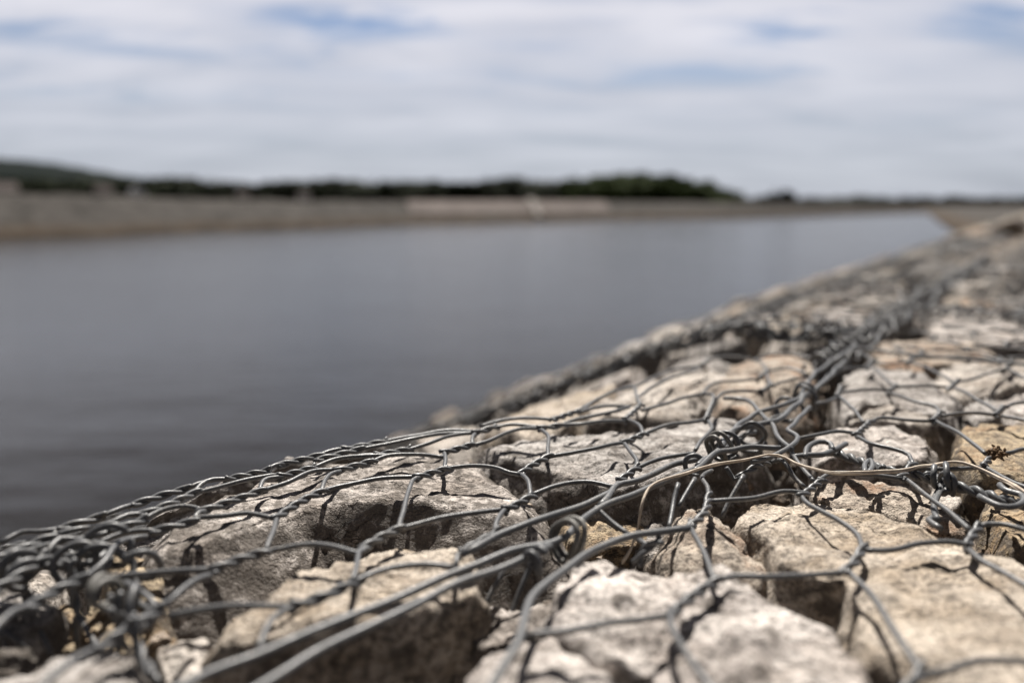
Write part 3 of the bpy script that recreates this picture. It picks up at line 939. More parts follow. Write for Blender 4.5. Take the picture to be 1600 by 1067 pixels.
traced([(1455, 600), (1480, 574), (1540, 562), (1620, 560), (1700, 575), (1700, 600), (1600, 598), (1540, 612), (1500, 618)],
       G, 0.07, 'cream', 'long beige stone with a dark flank at the right edge, under a blurred wire', n=90)
traced([(1552, 625), (1565, 610), (1610, 605), (1660, 620), (1660, 645), (1590, 650), (1560, 642)],
       G + .01, 0.06, 'pale', 'small pale stone at the right edge below the long beige stone', n=70)
traced([(1508, 645), (1525, 625), (1550, 622), (1562, 645), (1550, 655), (1520, 657)],
       G + .01, 0.06, 'grey', 'small grey stone left of the small pale stone at the right edge', n=60)
traced([(1360, 552), (1378, 534), (1440, 530), (1510, 536), (1575, 552), (1560, 572), (1480, 566), (1430, 578), (1385, 572)],
       G, 0.07, 'rusty', 'long stone with an orange brown left end just right of the seam', n=90)
traced([(1448, 516), (1462, 494), (1510, 484), (1560, 494), (1605, 514), (1660, 540), (1600, 540), (1530, 531), (1470, 528)],
       G, 0.07, 'pale', 'blurred light stone right of the far seam, topmost of the large pale ones', n=90)
traced([(1395, 745), (1420, 738), (1470, 750), (1500, 775), (1490, 795), (1440, 775), (1400, 760)],
       G + .03, 0.06, 'cream', 'small light stone glimpsed below the twisted cross seam', n=60)
# stones deep in the gaps, mostly coloured dark to deepen the shade there
def blob(L, u, dz, a, b, rot, depth, seed, n=34, rt=5, rs=5, **kw):
    rnd = random.Random(int(seed * 1000) + 7)
    k0 = rnd.choice([4, 5, 5, 6])
    ring = []
    angs = sorted(rnd.uniform(0, 2 * math.pi) for _ in range(k0))
    base = [2 * math.pi * i / k0 + rnd.uniform(-.35, .35) for i in range(k0)]
    for an in base:
        rr = rnd.uniform(0.86, 1.12)
        x, y = math.cos(an) * a * rr, math.sin(an) * b * rr
        l = L + x * math.cos(rot) - y * math.sin(rot); uu = u + x * math.sin(rot) + y * math.cos(rot)
        ring.append(w3(l, uu, dz + rnd.uniform(-.006, .003)))
    return make_stone(ring, depth, n=n, rt=rt, rs=rs, seed=seed, amp=1.0, dome=0.016, edge=0.5, cuts=9, cutr=(0.04, 0.12), **kw)
cnt = 0
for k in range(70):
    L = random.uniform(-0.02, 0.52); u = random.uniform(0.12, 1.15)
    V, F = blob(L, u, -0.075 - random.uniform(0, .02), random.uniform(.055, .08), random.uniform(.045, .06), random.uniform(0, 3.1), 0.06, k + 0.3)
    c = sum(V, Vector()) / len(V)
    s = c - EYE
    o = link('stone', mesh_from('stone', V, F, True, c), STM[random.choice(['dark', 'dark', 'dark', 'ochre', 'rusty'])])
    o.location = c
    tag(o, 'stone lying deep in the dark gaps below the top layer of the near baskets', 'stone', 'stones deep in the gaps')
# ---- stones of the farther baskets
placed = []
rub = MB()
FAR = []
cands = []
u = -0.93; row = 0
while u < 34:
    l = -0.9 + (row % 2) * 0.07
    near_ = u < 1.12
    while l < 2.62:
        cands.append((l + random.uniform(-.02, .02), u + random.uniform(-.02, .02), row))
        l += random.uniform(0.12, 0.165) if near_ else random.uniform(0.14, 0.20) * (1 + 0.004 * row)
    u += 0.098 if near_ else 0.122 * (1 + 0.005 * row)
    row += 1
tones = ['cream', 'pale', 'tan', 'grey', 'pale', 'cream', 'grey', 'rusty']
names = {'cream': 'cream', 'pale': 'pale', 'tan': 'tan', 'grey': 'grey', 'rusty': 'rusty brown', 'ochre': 'golden'}
nind = 0
for (l, u, row) in cands:
    if any(inside((l, u), p) or inside((l + .045, u), p) or inside((l - .045, u), p) or inside((l, u + .045), p) or inside((l, u - .045), p) for p in TR):
        continue
    # keep free the slots where basket seams run
    if abs(l - 0.225) < 0.028: continue
    if 0 < u < 0.95 and -0.12 < l < 0.44: continue
    if l > 0.22 and min(abs(u - 1.24) - .03, abs(u - 2.25), abs(u - 3.25)) < 0.045: continue
    if l < 0.22 and min(abs(u - 1.63), abs(u - 2.63)) < 0.045: continue
    sc = 1 + 0.006 * row
    P = w3(l, u); d = P - EYE
    t = d.dot(FWD); vis = False
    if t > 0.1:
        X = CX + FPX * d.x / t; Y = CY - FPX * d.dot(UPV) / t
        vis = -40 < X < 1640 and Y < 1100
    if u < 0.6 and not vis and l < -0.25: pass
    a, b = random.uniform(.056, .084) * sc, random.uniform(.040, .056) * sc
    if u > 1.12: a *= 1.16; b *= 1.20
    rot = random.uniform(-.5, .5)
    dz = -0.014 - random.uniform(0, .022)
    if l > 0.75: dz = random.uniform(-0.085, 0.026)
    if u > 3.5 and l > 0.3: dz = random.uniform(-0.11, 0.035)
    if u < 1.2 and l > 0.4: dz = random.uniform(-0.065, -0.030)
    if u > 2.2 and l > 0.45 and random.random() < 0.13: continue
    big = u < 3.2 and vis and l < 1.1
    res = (40, 7, 6) if u < 2 else ((28, 5, 4) if u < 4 else (16, 3, 3))
    V, F = blob(l, u, dz, a, b, rot, 0.07, l * 13.7 + u * 7.1, n=res[0], rt=res[1], rs=res[2])
    mat = random.choice(tones)
    if big and nind < 260:
        nind += 1
        c = sum(V, Vector()) / len(V)
        o = link('stone', mesh_from('stone', V, F, True, c), STM[mat])
        o.location = c
        side = 'left of the far seam toward the water' if l > 0.22 else 'right of the far seam'
        tag(o, 'blurred %s stone under netting, %s' % (names[mat], side), 'stone', 'blurred %s stones %s' % (names[mat], 'left of the far seam' if l > 0.22 else 'right of the far seam'))
    else:
        rub.add(V, F)
rb = rub.build('rubble', stone_mat('rubble_stone', (0.34, 0.305, 0.27), (0.23, 0.205, 0.18), (0.24, 0.19, 0.145), 0.62, island=True))
tag(rb, 'mass of far stones under netting running along the bank toward the bend', 'stones', None, 'stuff')
print('individual far stones', nind, 'rubble faces', len(rub.F))
# loose chips and grit lying in the gaps
gv = MB(); rg = random.Random(77)
for _ in range(1500):
    l = rg.uniform(-0.15, 0.48); u = rg.uniform(0.08, 1.1)
    sz = rg.uniform(0.003, 0.011)
    c0 = w3(l, u, -rg.uniform(0.045, 0.070))
    ax = [Vector((rg.gauss(0, 1), rg.gauss(0, 1), rg.gauss(0, 1))).normalized() for _ in range(7)]
    pts = [c0 + Vector((a.x, a.y, a.z * 0.7)) * sz for a in ax]
    bmx = bmesh.new()
    for q in pts: bmx.verts.new(q)
    bmesh.ops.convex_hull(bmx, input=bmx.verts)
    bmx.verts.index_update()
    used = [v for v in bmx.verts if v.link_faces]
    idx = {v: i for i, v in enumerate(used)}
    gv.add([v.co.copy() for v in used], [tuple(idx[v] for v in f.verts) for f in bmx.faces])
    bmx.free()
o = gv.build('gravel', stone_mat('gravel_chips', (0.30, 0.26, 0.22), (0.21, 0.18, 0.15), (0.22, 0.16, 0.11), 0.6, island=True), smooth=False)
tag(o, 'loose chips and grit lying in the gaps between the near stones', 'gravel', None, 'stuff')
# soil fill under the stones, its colour kept dark as shade for the gaps
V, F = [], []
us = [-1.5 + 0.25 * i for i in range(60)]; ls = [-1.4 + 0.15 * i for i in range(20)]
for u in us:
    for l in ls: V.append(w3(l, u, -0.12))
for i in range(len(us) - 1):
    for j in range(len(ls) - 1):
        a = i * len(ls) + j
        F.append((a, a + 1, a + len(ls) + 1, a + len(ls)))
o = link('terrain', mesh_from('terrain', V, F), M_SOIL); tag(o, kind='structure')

# ------------------------------------------------------------------ wire netting
def H_(pts, dz=0.0): return [hit(x, y, dz) for x, y in pts]
# near left basket lid, traced: ('t' twisted pair / 's' single wire, points)
A = [
 ('t', [(432, 810), (466, 786), (504, 767)]), ('s', [(504, 767), (550, 758), (600, 750), (655, 745)]), ('s', [(432, 810), (427, 835), (415, 860)]),
 ('s', [(502, 768), (508, 752), (518, 742), (532, 736)]), ('t', [(530, 735), (580, 721)]), ('s', [(532, 734), (495, 738), (450, 756), (405, 768)]),
 ('t', [(318, 798), (362, 783), (407, 767)]), ('s', [(318, 797), (290, 795), (250, 802), (220, 814)]), ('s', [(405, 767), (412, 755), (425, 749), (442, 745)]),
 ('s', [(320, 798), (312, 803), (302, 814)]), ('t', [(245, 829), (300, 815)]), ('s', [(300, 813), (307, 810), (350, 810), (387, 806), (430, 810)]),
 ('s', [(245, 829), (207, 833), (175, 841), (150, 851)]),
 ('t', [(442, 744), (488, 731)]), ('s', [(488, 731), (525, 720), (570, 716), (610, 711)]), ('s', [(442, 744), (425, 743), (375, 755), (330, 765), (302, 771)]),
 ('t', [(226, 803), (264, 788), (304, 770)]), ('s', [(304, 769), (314, 760), (333, 752), (360, 749)]),
 ('t', [(360, 748), (415, 736)]), ('s', [(415, 735), (430, 730), (445, 725)]), ('s', [(360, 748), (335, 752), (310, 758), (288, 765)]),
 ('t', [(211, 788), (250, 775), (290, 764)]), ('t', [(440, 726), (497, 712)]), ('s', [(497, 712), (520, 706), (545, 701)]),
 ('t', [(500, 718), (562, 702)]), ('t', [(540, 702), (600, 690)]), ('s', [(600, 690), (640, 684), (690, 676), (745, 674)]), ('s', [(562, 702), (600, 696), (650, 688), (700, 678), (745, 676)]),
 ('s', [(226, 803), (200, 808), (178, 818), (150, 822)]),
 ('s', [(0, 848), (35, 834), (60, 834), (100, 826)]), ('t', [(98, 825), (155, 808)]), ('s', [(155, 808), (180, 801), (211, 788)]),
 ('t', [(-10, 875), (35, 856), (82, 838)]), ('s', [(82, 838), (110, 832), (140, 824)]),
 ('s', [(-10, 882), (50, 862), (100, 850), (140, 841), (178, 830)]), ('t', [(178, 830), (222, 813)]),
 ('t', [(655, 745), (695, 733)]), ('s', [(695, 732), (735, 731), (772, 735), (797, 741), (815, 741)]), ('s', [(694, 733), (696, 720), (694, 707)]),
 ('s', [(655, 746), (644, 752), (637, 775), (630, 800), (623, 826)]), ('t', [(816, 739), (832, 727), (856, 714)]),
 ('s', [(856, 714), (900, 707), (940, 700), (977, 691)]), ('t', [(977, 691), (1005, 679)]), ('s', [(856, 713), (857, 698), (855, 684), (846, 671)]),
 ('t', [(846, 669), (880, 664)]), ('s', [(846, 669), (820, 671), (797, 677), (765, 690), (737, 696)]), ('t', [(695, 707), (737, 695)]),
 ('s', [(694, 708), (690, 715), (660, 712), (610, 713), (581, 721)]), ('s', [(737, 695), (739, 686), (742, 678)]), ('t', [(744, 676), (772, 668)]),
 ('s', [(744, 676), (710, 681), (672, 695), (636, 703)]), ('t', [(592, 711), (637, 702)]), ('s', [(772, 668), (797, 666), (825, 667), (848, 668)]),
 ('s', [(592, 711), (570, 714), (545, 717)]),
 ('s', [(879, 664), (910, 665), (945, 660), (977, 658)]), ('t', [(977, 656), (1002, 633)]), ('s', [(978, 656), (990, 660), (1000, 668), (1005, 679)]),
 ('s', [(1005, 678), (1050, 666), (1080, 661), (1104, 656)]), ('t', [(1116, 627), (1104, 655)]), ('s', [(1105, 655), (1112, 668), (1107, 680), (1095, 692), (1086, 704)]),
 ('s', [(1117, 626), (1110, 618), (1097, 616)]), ('s', [(1097, 616), (1065, 625), (1037, 634), (1003, 641)]), ('s', [(1117, 625), (1132, 616), (1165, 613), (1190, 612)]),
 ('t', [(1190, 612), (1206, 602)]), ('s', [(1206, 603), (1230, 596), (1262, 590)]), ('t', [(1186, 592), (1199, 580)]), ('s', [(1186, 592), (1150, 596), (1115, 602), (1097, 615)]),
 ('s', [(1198, 580), (1230, 578), (1262, 585)]), ('s', [(1197, 580), (1190, 570), (1178, 562)]), ('s', [(1204, 603), (1200, 592), (1197, 582)]),
 ('s', [(1000, 634), (1000, 620), (1040, 596), (1075, 583), (1097, 572)]), ('t', [(1097, 572), (1108, 562)]), ('s', [(1002, 633), (995, 622), (990, 604)]),
 ('s', [(990, 604), (950, 618), (905, 640)]), ('s', [(985, 635), (940, 637), (905, 644)]), ('s', [(983, 636), (950, 648), (900, 656), (880, 663)]),
 ('t', [(866, 655), (905, 642)]), ('s', [(866, 655), (820, 656), (780, 660), (750, 666)]), ('s', [(905, 643), (930, 628), (965, 610), (990, 603)]),
 ('s', [(976, 693), (985, 706), (994, 724), (988, 738)]), ('t', [(996, 731), (968, 751)]), ('s', [(996, 731), (1037, 717), (1085, 708)]),
 ('s', [(968, 751), (960, 762), (925, 757), (895, 758), (860, 765), (830, 773)]), ('s', [(968, 751), (960, 765), (948, 782)]),
 ('s', [(815, 741), (825, 755), (829, 773)]), ('t', [(829, 776), (810, 787), (793, 795)]), ('s', [(793, 795), (740, 805), (685, 814), (625, 826)]),
 ('s', [(790, 795), (781, 808), (775, 822), (773, 832)]), ('t', [(775, 833), (748, 848), (724, 862)]), ('s', [(724, 862), (716, 872), (712, 886)]),
 ('t', [(622, 827), (598, 838), (572, 854)]), ('s', [(572, 854), (562, 864), (560, 882), (551, 908)]), ('s', [(572, 856), (558, 867), (512, 860), (475, 857), (412, 862)]),
 ('t', [(410, 864), (378, 873), (340, 888)]), ('s', [(340, 888), (310, 892), (250, 896), (185, 903), (140, 911)]),
 ('t', [(548, 912), (510, 930), (465, 945)]), ('s', [(549, 911), (600, 893), (650, 886), (711, 886)]), ('s', [(465, 945), (430, 948), (370, 950), (320, 954), (262, 962)]),
 ('s', [(462, 946), (430, 966), (414, 988), (404, 1018)]),
 ('s', [(1178, 562), (1205, 556), (1240, 556), (1275, 562)]), ('s', [(1108, 562), (1140, 560), (1178, 562)]), ('s', [(1097, 572), (1050, 580), (1020, 592), (992, 604)]),
]
B = [  # near right basket lid
 ('s', [(1112, 735), (1096, 748), (1104, 764), (1107, 778)]), ('t', [(1107, 778), (1102, 800), (1080, 822)]), ('s', [(1109, 783), (1140, 783), (1175, 781), (1225, 771), (1262, 770)]),
 ('s', [(1078, 812), (1082, 835), (1100, 870), (1116, 906)]), ('t', [(1117, 910), (1090, 926), (1056, 953)]),
 ('s', [(1117, 908), (1150, 901), (1200, 904), (1262, 901), (1320, 894)]), ('s', [(1056, 953), (1040, 962), (975, 973), (900, 985), (822, 992)]),
 ('s', [(1052, 958), (1047, 972), (1060, 1002), (1078, 1035), (1115, 1085), (1150, 1130)]), ('t', [(1320, 892), (1336, 878), (1347, 858)]),
 ('s', [(1320, 888), (1355, 925), (1387, 975), (1420, 1024), (1440, 1050)]), ('t', [(1440, 1050), (1420, 1075), (1390, 1110)]),
 ('s', [(1445, 1052), (1480, 1050), (1530, 1038), (1600, 1037), (1680, 1050)]), ('s', [(1347, 857), (1340, 838), (1308, 815), (1262, 787), (1252, 774)]),
 ('s', [(1348, 859), (1395, 862), (1440, 852), (1480, 848), (1518, 852)]), ('t', [(1254, 775), (1283, 752)]),
 ('s', [(1276, 752), (1300, 742), (1350, 744), (1409, 748)]), ('s', [(1272, 752), (1250, 727), (1234, 706), (1218, 692)]),
 ('t', [(1512, 853), (1520, 838), (1529, 826)]), ('s', [(1516, 828), (1490, 808), (1462, 786), (1412, 746)]), ('s', [(1525, 826), (1540, 821), (1562, 822), (1600, 831), (1680, 850)]),
 ('s', [(1512, 856), (1530, 875), (1560, 893), (1600, 917), (1690, 965)]),
]
C = [  # second right basket lid
 ('t', [(1409, 746), (1425, 726)]), ('s', [(1427, 725), (1418, 712), (1400, 706), (1365, 697), (1340, 682)]), ('t', [(1338, 680), (1360, 660)]),
 ('s', [(1336, 677), (1310, 675), (1280, 681), (1244, 686)]), ('s', [(1360, 660), (1378, 655), (1425, 659), (1458, 658)]), ('s', [(1350, 660), (1332, 642), (1310, 618)]),
 ('t', [(1458, 658), (1471, 645)]), ('s', [(1468, 645), (1460, 638), (1430, 630), (1393, 615)]), ('s', [(1471, 650), (1510, 648), (1557, 649)]),
 ('s', [(1462, 658), (1500, 681), (1540, 709)]), ('t', [(1537, 729), (1553, 709)]), ('s', [(1535, 730), (1500, 735), (1465, 735), (1428, 730)]),
 ('s', [(1555, 709), (1580, 708), (1600, 704), (1670, 700)]), ('s', [(1540, 730), (1575, 752), (1600, 765), (1680, 800)]),
 ('t', [(1308, 620), (1315, 606)]), ('s', [(1307, 622), (1295, 629), (1275, 631)]), ('s', [(1314, 613), (1350, 612), (1390, 610)]), ('t', [(1389, 612), (1401, 603)]),
 ('s', [(1401, 604), (1440, 605), (1485, 606)]), ('s', [(1396, 602), (1380, 590), (1358, 570)]), ('t', [(1353, 575), (1365, 563)]),
 ('s', [(1354, 575), (1325, 577), (1298, 586)]), ('s', [(1365, 568), (1395, 570), (1420, 565)]), ('t', [(1484, 607), (1496, 596)]),
 ('s', [(1489, 597), (1455, 580), (1424, 566)]), ('s', [(1492, 606), (1520, 622), (1557, 642)]), ('t', [(1556, 649), (1569, 636)]),
 ('s', [(1569, 637), (1600, 631), (1670, 632)]), ('s', [(1566, 650), (1600, 660), (1660, 682)]), ('s', [(1496, 597), (1530, 590), (1572, 576)]), ('t', [(1570, 578), (1582, 567)]),
 ('s', [(1575, 577), (1600, 592), (1650, 612)]), ('t', [(1419, 567), (1428, 558)]), ('s', [(1428, 559), (1470, 560), (1520, 558), (1582, 567)]),
 ('s', [(1362, 564), (1345, 553), (1335, 545)]), ('s', [(1424, 558), (1405, 547), (1395, 540)]),
]
def netting(name, segs, label, dz=0.0, boost=1.0):
    mb = MB()
    for kind, pts in segs:
        P = H_(pts, dz)
        near = min((p - EYE).length for p in P)
        if kind == 't': twist(mb, P, WR * boost)
        else: single(mb, P, WR * boost, bow=0.0016)
    o = mb.build(name, M_WIRE)
    tag(o, label, 'wire netting', 'hexagonal wire netting lids')
    return o
netA = netting('wire_netting', A, 'grey hexagonal netting over the near left basket, sharp in the middle of the photo')
netB = netting('wire_netting', B, 'grey hexagonal netting over the tan slab in the lower right corner')
netC = netting('wire_netting', C, 'grey hexagonal netting right of the seam, beyond the twisted cross seam')
# thick selvedge wires are parts of the lids they edge
def thick(parent, paths, r, name='selvedge_wire', dz=0.002):
    for pts in paths:
        mb = MB()
        single(mb, H_(pts, dz), r, bow=0.0, step=0.006, sides=12, wob=0.0010)
        mb.build(name, M_WIRE2, parent)
thick(netA, [
 [(1098, 716), (1050, 727), (1000, 750), (966, 758), (950, 777), (937, 790)],
 [(1090, 731), (1050, 748), (1000, 768), (937, 793), (905, 816), (885, 838), (862, 847), (800, 861), (717, 892), (600, 942), (500, 982), (405, 1021), (300, 1065), (220, 1110)],
 [(957, 768), (910, 789), (860, 806), (800, 828), (775, 838), (745, 855), (722, 866)],
], 0.0021)
thick(netB, [
 [(860, 852), (840, 862), (800, 881), (725, 908), (625, 957), (525, 1003), (430, 1058), (340, 1120)],
 [(1078, 824), (1025, 832), (975, 841), (925, 861), (875, 896), (832, 930), (819, 965), (812, 1000), (775, 1060), (750, 1110)],
], 0.0021)
# ---- small front-left netting and the side panels hanging down
mb = MB()
for kind, pts in [
 ('s', [(327, 899), (300, 918), (272, 942), (245, 955)]), ('t', [(245, 955), (200, 982), (155, 1012)]), ('s', [(155, 1012), (110, 1045), (70, 1080), (30, 1120)]),
 ('s', [(230, 838), (200, 848), (180, 866), (165, 885), (130, 904)]), ('t', [(128, 905), (90, 922), (50, 946)]), ('s', [(50, 946), (20, 966), (0, 985), (-30, 1010)]),
 ('t', [(-30, 935), (20, 905), (45, 888), (70, 870)]), ('s', [(70, 870), (85, 858), (95, 850), (130, 845)]),
 ('s', [(245, 955), (235, 945), (215, 935), (205, 925), (196, 910)]),
]:
    P = H_(pts, 0.001)
    (twist if kind == 't' else single)(mb, P, WR * 1.05)
o = mb.build('wire_netting', M_WIRE)
tag(o, 'wire netting strip at the lower left corner, running under the big coils', 'wire netting', 'hexagonal wire netting lids')
def hang(label, segs):
    mb = MB()
    for kind, pts in segs:
        P = [at(x, y, t) for x, y, t in pts]
        if kind == 't': twist(mb, P, WR, sides=8)
        else: single(mb, P, WR, bow=0.0, sides=8)
    o = mb.build('side_netting', M_WIRE)
    tag(o, label, 'wire netting', 'netting hanging down inside the seams')
hang('wire netting hanging down under the coils at the left edge', [
 ('t', [(32, 885, .43), (38, 915, .43), (46, 945, .43)]), ('s', [(46, 945, .43), (44, 975, .43), (45, 1015, .43)]), ('s', [(46, 945, .43), (60, 980, .42), (80, 1022, .41)]),
 ('t', [(110, 885, .42), (115, 925, .42), (122, 960, .42)]), ('s', [(122, 960, .42), (120, 990, .42), (122, 1012, .42)]), ('s', [(122, 960, .42), (140, 990, .41), (155, 1015, .40)]),
 ('s', [(2, 985, .41), (10, 1010, .41), (12, 1040, .40)]), ('s', [(5, 985, .41), (25, 1000, .41), (42, 1014, .41)]),
 ('s', [(205, 840, .43), (208, 880, .43), (214, 930, .42)]), ('s', [(195, 905, .41), (205, 925, .41), (218, 942, .40), (245, 958, .38)]),
 ('t', [(182, 940, .38), (187, 970, .38), (190, 1005, .38)]), ('s', [(212, 1000, .36), (225, 1030, .36), (250, 1070, .35)]), ('t', [(208, 975, .36), (215, 1010, .36), (235, 1050, .35)]),
])
hang('wire netting dropping into the dark gap between the broad stone and white streaked stone', [
 ('s', [(835, 870, .47), (815, 920, .46), (790, 985, .45)]), ('s', [(788, 890, .47), (760, 940, .46), (735, 1005, .45)]), ('t', [(740, 1015, .44), (715, 1030, .43), (682, 1048, .42)]),
 ('s', [(785, 1000, .45), (765, 1003, .45), (742, 1014, .44)]), ('s', [(682, 1048, .42), (640, 1035, .41), (588, 1018, .40)]),
])
hang('wire netting dropping into the gap under the seam behind the straw', [
 ('s', [(1060, 755, .53), (1052, 785, .52), (1045, 825, .50)]), ('s', [(1086, 747, .54), (1072, 770, .53), (1060, 792, .52)]),
 ('s', [(1162, 742, .56), (1145, 772, .55), (1128, 808, .54)]), ('s', [(1135, 730, .57), (1148, 748, .57), (1160, 745, .56)]), ('t', [(1160, 744, .57), (1180, 730, .58), (1205, 722, .60)]),
 ('s', [(1205, 722, .60), (1222, 720, .58), (1240, 745, .57), (1258, 762, .56)]),])

hang('short wire end hanging into the gap beside the very small grey stone', [
 ('s', [(930, 792, .50), (955, 815, .49), (985, 836, .48)]), ('s', [(985, 836, .48), (1000, 843, .47), (1012, 852, .46)]), ('t', [(1000, 872, .46), (1008, 858, .46), (1025, 848, .46)]),
])
# ---- lacing: the wires and rings that tie the baskets together
def seamdir(): return DU
mb = MB()
for pts, rr in [([(1090, 728), (1125, 700), (1145, 676), (1175, 668), (1215, 658), (1236, 642), (1258, 620), (1280, 604), (1295, 590), (1320, 565)], .0023),
                ([(1085, 735), (1118, 712), (1140, 706), (1175, 700), (1220, 700)], .0021),
                ([(1122, 695), (1150, 668), (1165, 654), (1190, 642), (1225, 634), (1250, 622), (1260, 600), (1280, 580), (1305, 562), (1340, 540)], .0021),
                ([(1265, 636), (1248, 656), (1230, 672), (1244, 684), (1232, 700), (1212, 712), (1175, 722)], .0019),
                ([(1130, 622), (1162, 624), (1188, 645), (1205, 666), (1222, 688), (1238, 702)], .0019)]:
    single(mb, H_(pts, 0.006), rr, bow=0.001, sides=10, wob=0.0022)
for pts in ([(1100, 724), (1140, 694), (1180, 672)], [(1195, 660), (1230, 645), (1262, 618)], [(1262, 618), (1290, 592), (1325, 560)]):
    twist(mb, H_(pts, -0.006), WR, turns=2.5)
o = mb.build('lacing_wire', M_WIRE2)
tag(o, 'tangled lacing wire along the middle seam, left of the flat pale stone', 'lacing wire', 'lacing wires')
def ring(px, py, rad, turns, pitch, label, dz=0.0, axis=None, r=0.0019, ph=0.0, drift=0.12, mat=None, name='lacing_ring', ecc=1.0):
    mb = MB(); r *= 0.93
    if px < 400: rad *= 0.86
    coil(mb, hit(px, py, dz), axis or DU, rad, turns, pitch, r, ph, 10, ecc, drift)
    o = mb.build(name, mat or M_WIRE)
    tag(o, label, 'wire ring', 'lacing rings')
ring(884, 846, .0105, 2.2, .004, 'double wire ring round two thick wires right of the dark fronted broad stone', 0.0, ph=1, mat=M_WIREO)
ring(1125, 700, .0100, 1.7, .006, 'bright cut wire ring where the straw meets the seam', 0.004, ph=2, mat=M_WIREO)
ring(1136, 695, .0110, 1.2, .005, 'second wire ring just right of the bright cut ring', 0.004, ph=.6)
ring(1088, 727, .0068, 1.3, .004, 'small wire ring tying two thick wires left of the straw', 0.002, ph=1.4)
ring(1172, 678, .0130, 1.3, .006, 'open round wire loop on the seam behind the bright cut ring', 0.002, ph=.2)
ring(1232, 636, .0120, 1.4, .006, 'blurred wire loop on the seam below the dark ring', 0.0, ph=1.2)
ring(1258, 622, .0130, 1.5, .005, 'dark wire ring on the blurred upper seam', 0.0, ph=2.2)
ring(840, 876, .0055, 1.5, .006, 'tight wire wrap on the lower thick wire left of the double ring', 0.002, ph=2.2)
ring(165, 862, .0135, 1.6, .012, 'largest wire coil at the left end of the crusted broad stone', 0.001, DL + DU * 0.7, .0023, 2.0)
ring(118, 880, .0125, 1.4, .010, 'dark wire coil just left of the largest coil', -0.002, DL + DU * 0.5, .0022, 0.7)
ring(35, 884, .0105, 2.0, .009, 'wire coil nearest the left edge of the photo', 0.0, DL + DU * 0.4, .0022, 1.7)
ring(215, 884, .0120, 0.7, .010, 'half open wire hook right of the largest coil', -0.001, DL + DU * 0.3, .0021, 4.2)
ring(165, 925, .0085, 1.8, .008, 'frayed wire coil below the largest coil', 0.004, DL, .0020, 1.2, mat=M_WIREO)
ring(212, 948, .0100, 1.5, .010, 'wire loop above the blurred twisted wire at lower left', 0.0, DL, .0021, .4)
mb = MB()
for pts, rr in [([(-20, 880), (60, 872), (110, 868), (170, 862), (190, 870), (210, 880)], .0021), ([(-20, 905), (40, 890), (90, 884), (140, 876), (185, 850)], .0021), ([(60, 852), (95, 846), (135, 848), (160, 858), (170, 880), (150, 896)], .0020)]:
    single(mb, H_(pts, -0.003), rr, bow=0.001, sides=10, wob=0.003)
for pts in ([(10, 895), (60, 885), (110, 880)], [(70, 862), (120, 862), (150, 868)]):
    twist(mb, H_(pts, -0.006), .0019)
o = mb.build('lacing_wire', M_WIRE)
tag(o, 'knotted lacing wire through the coils at the left edge', 'lacing wire', 'lacing wires')
# twisted cross seam on the right
mb = MB()
twist(mb, H_([(1300, 705), (1330, 716), (1370, 731)], -0.004), .0021, turns=2.5)
twist(mb, H_([(1375, 733), (1420, 741), (1462, 750)], -0.006), .0021, turns=2.5)
twist(mb, H_([(1485, 757), (1530, 769), (1572, 782), (1660, 800)], -0.003), .0022, turns=3.5)
single(mb, H_([(1236, 714), (1262, 712), (1285, 711), (1305, 702), (1322, 693)], 0.001), .0022, bow=0)
single(mb, H_([(1258, 714), (1262, 702), (1280, 694), (1297, 695), (1302, 703)], 0.002), .0020, bow=0.002)
single(mb, H_([(1352, 738), (1352, 724), (1360, 719), (1364, 728), (1358, 738)], 0.0), .0019, bow=0)
single(mb, H_([(1562, 757), (1573, 767), (1592, 772), (1598, 782), (1585, 791), (1560, 790), (1530, 775)], 0.003), .0020, bow=0)
single(mb, H_([(1445, 742), (1455, 738), (1466, 748), (1470, 762), (1462, 780), (1460, 800), (1466, 812)], -0.006), .0020, bow=0)
single(mb, H_([(1478, 752), (1464, 770), (1458, 786), (1462, 806), (1452, 812), (1470, 826)], -0.008), .0020, bow=0)
o = mb.build('lacing_wire', M_WIRE2)
tag(o, 'double twisted cross seam wire with a cut end and a hook, right of the middle', 'lacing wire', 'lacing wires')
ring(1476, 748, .0085, 1.6, .008, 'upright wire wrap on the twisted cross seam below the straw', -0.001, DL, .0022, .6)
ring(1483, 752, .0080, 1.2, .006, 'second wire wrap on the twisted cross seam, right beside the first wrap', -0.001, DL, .0022, 1.6)

# ---- dirt caught on the wire, straw
mb = MB()
c = hit(1556, 710, 0.003)
rd = random.Random(3)
for _ in range(70):
    p = c + Vector((rd.gauss(0, .0026), rd.gauss(0, .0026), rd.gauss(0, .002)))
    q = p + Vector((rd.gauss(0, .002), rd.gauss(0, .002), rd.gauss(0, .002)))
    tube(mb, [p, (p + q) / 2 + Vector((0, 0, .001)), q], rd.uniform(.0008, .0016), 5, True)
M_DIRT = simple_mat('dried_dirt', (0.20, 0.135, 0.085), (0.10, 0.065, 0.04), 300, 0.95, 0.1)
o = mb.build('dirt_clump', M_DIRT)
tag(o, 'small dark clump of dried roots stuck on a netting twist near the right edge', 'dirt clump')
mb = MB()
P = [hit(x, y, d) for x, y, d in [(972, 880, -.03), (985, 862, -.026), (996, 830, -.018), (1000, 800, -.006), (1005, 778, 0.002), (1022, 757, .006), (1060, 742, .008), (1100, 729, .009), (1150, 719, .009), (1200, 711, .009), (1225, 715, .008),
      (1250, 727, .007), (1300, 739, .006), (1345, 741, .006), (1400, 737, .006), (1450, 727, .006), (1495, 722, .006), (1530, 731, .006), (1570, 750, .005), (1600, 767, .005), (1670, 800, .004)]]
Q = catmull(P, 0.004)
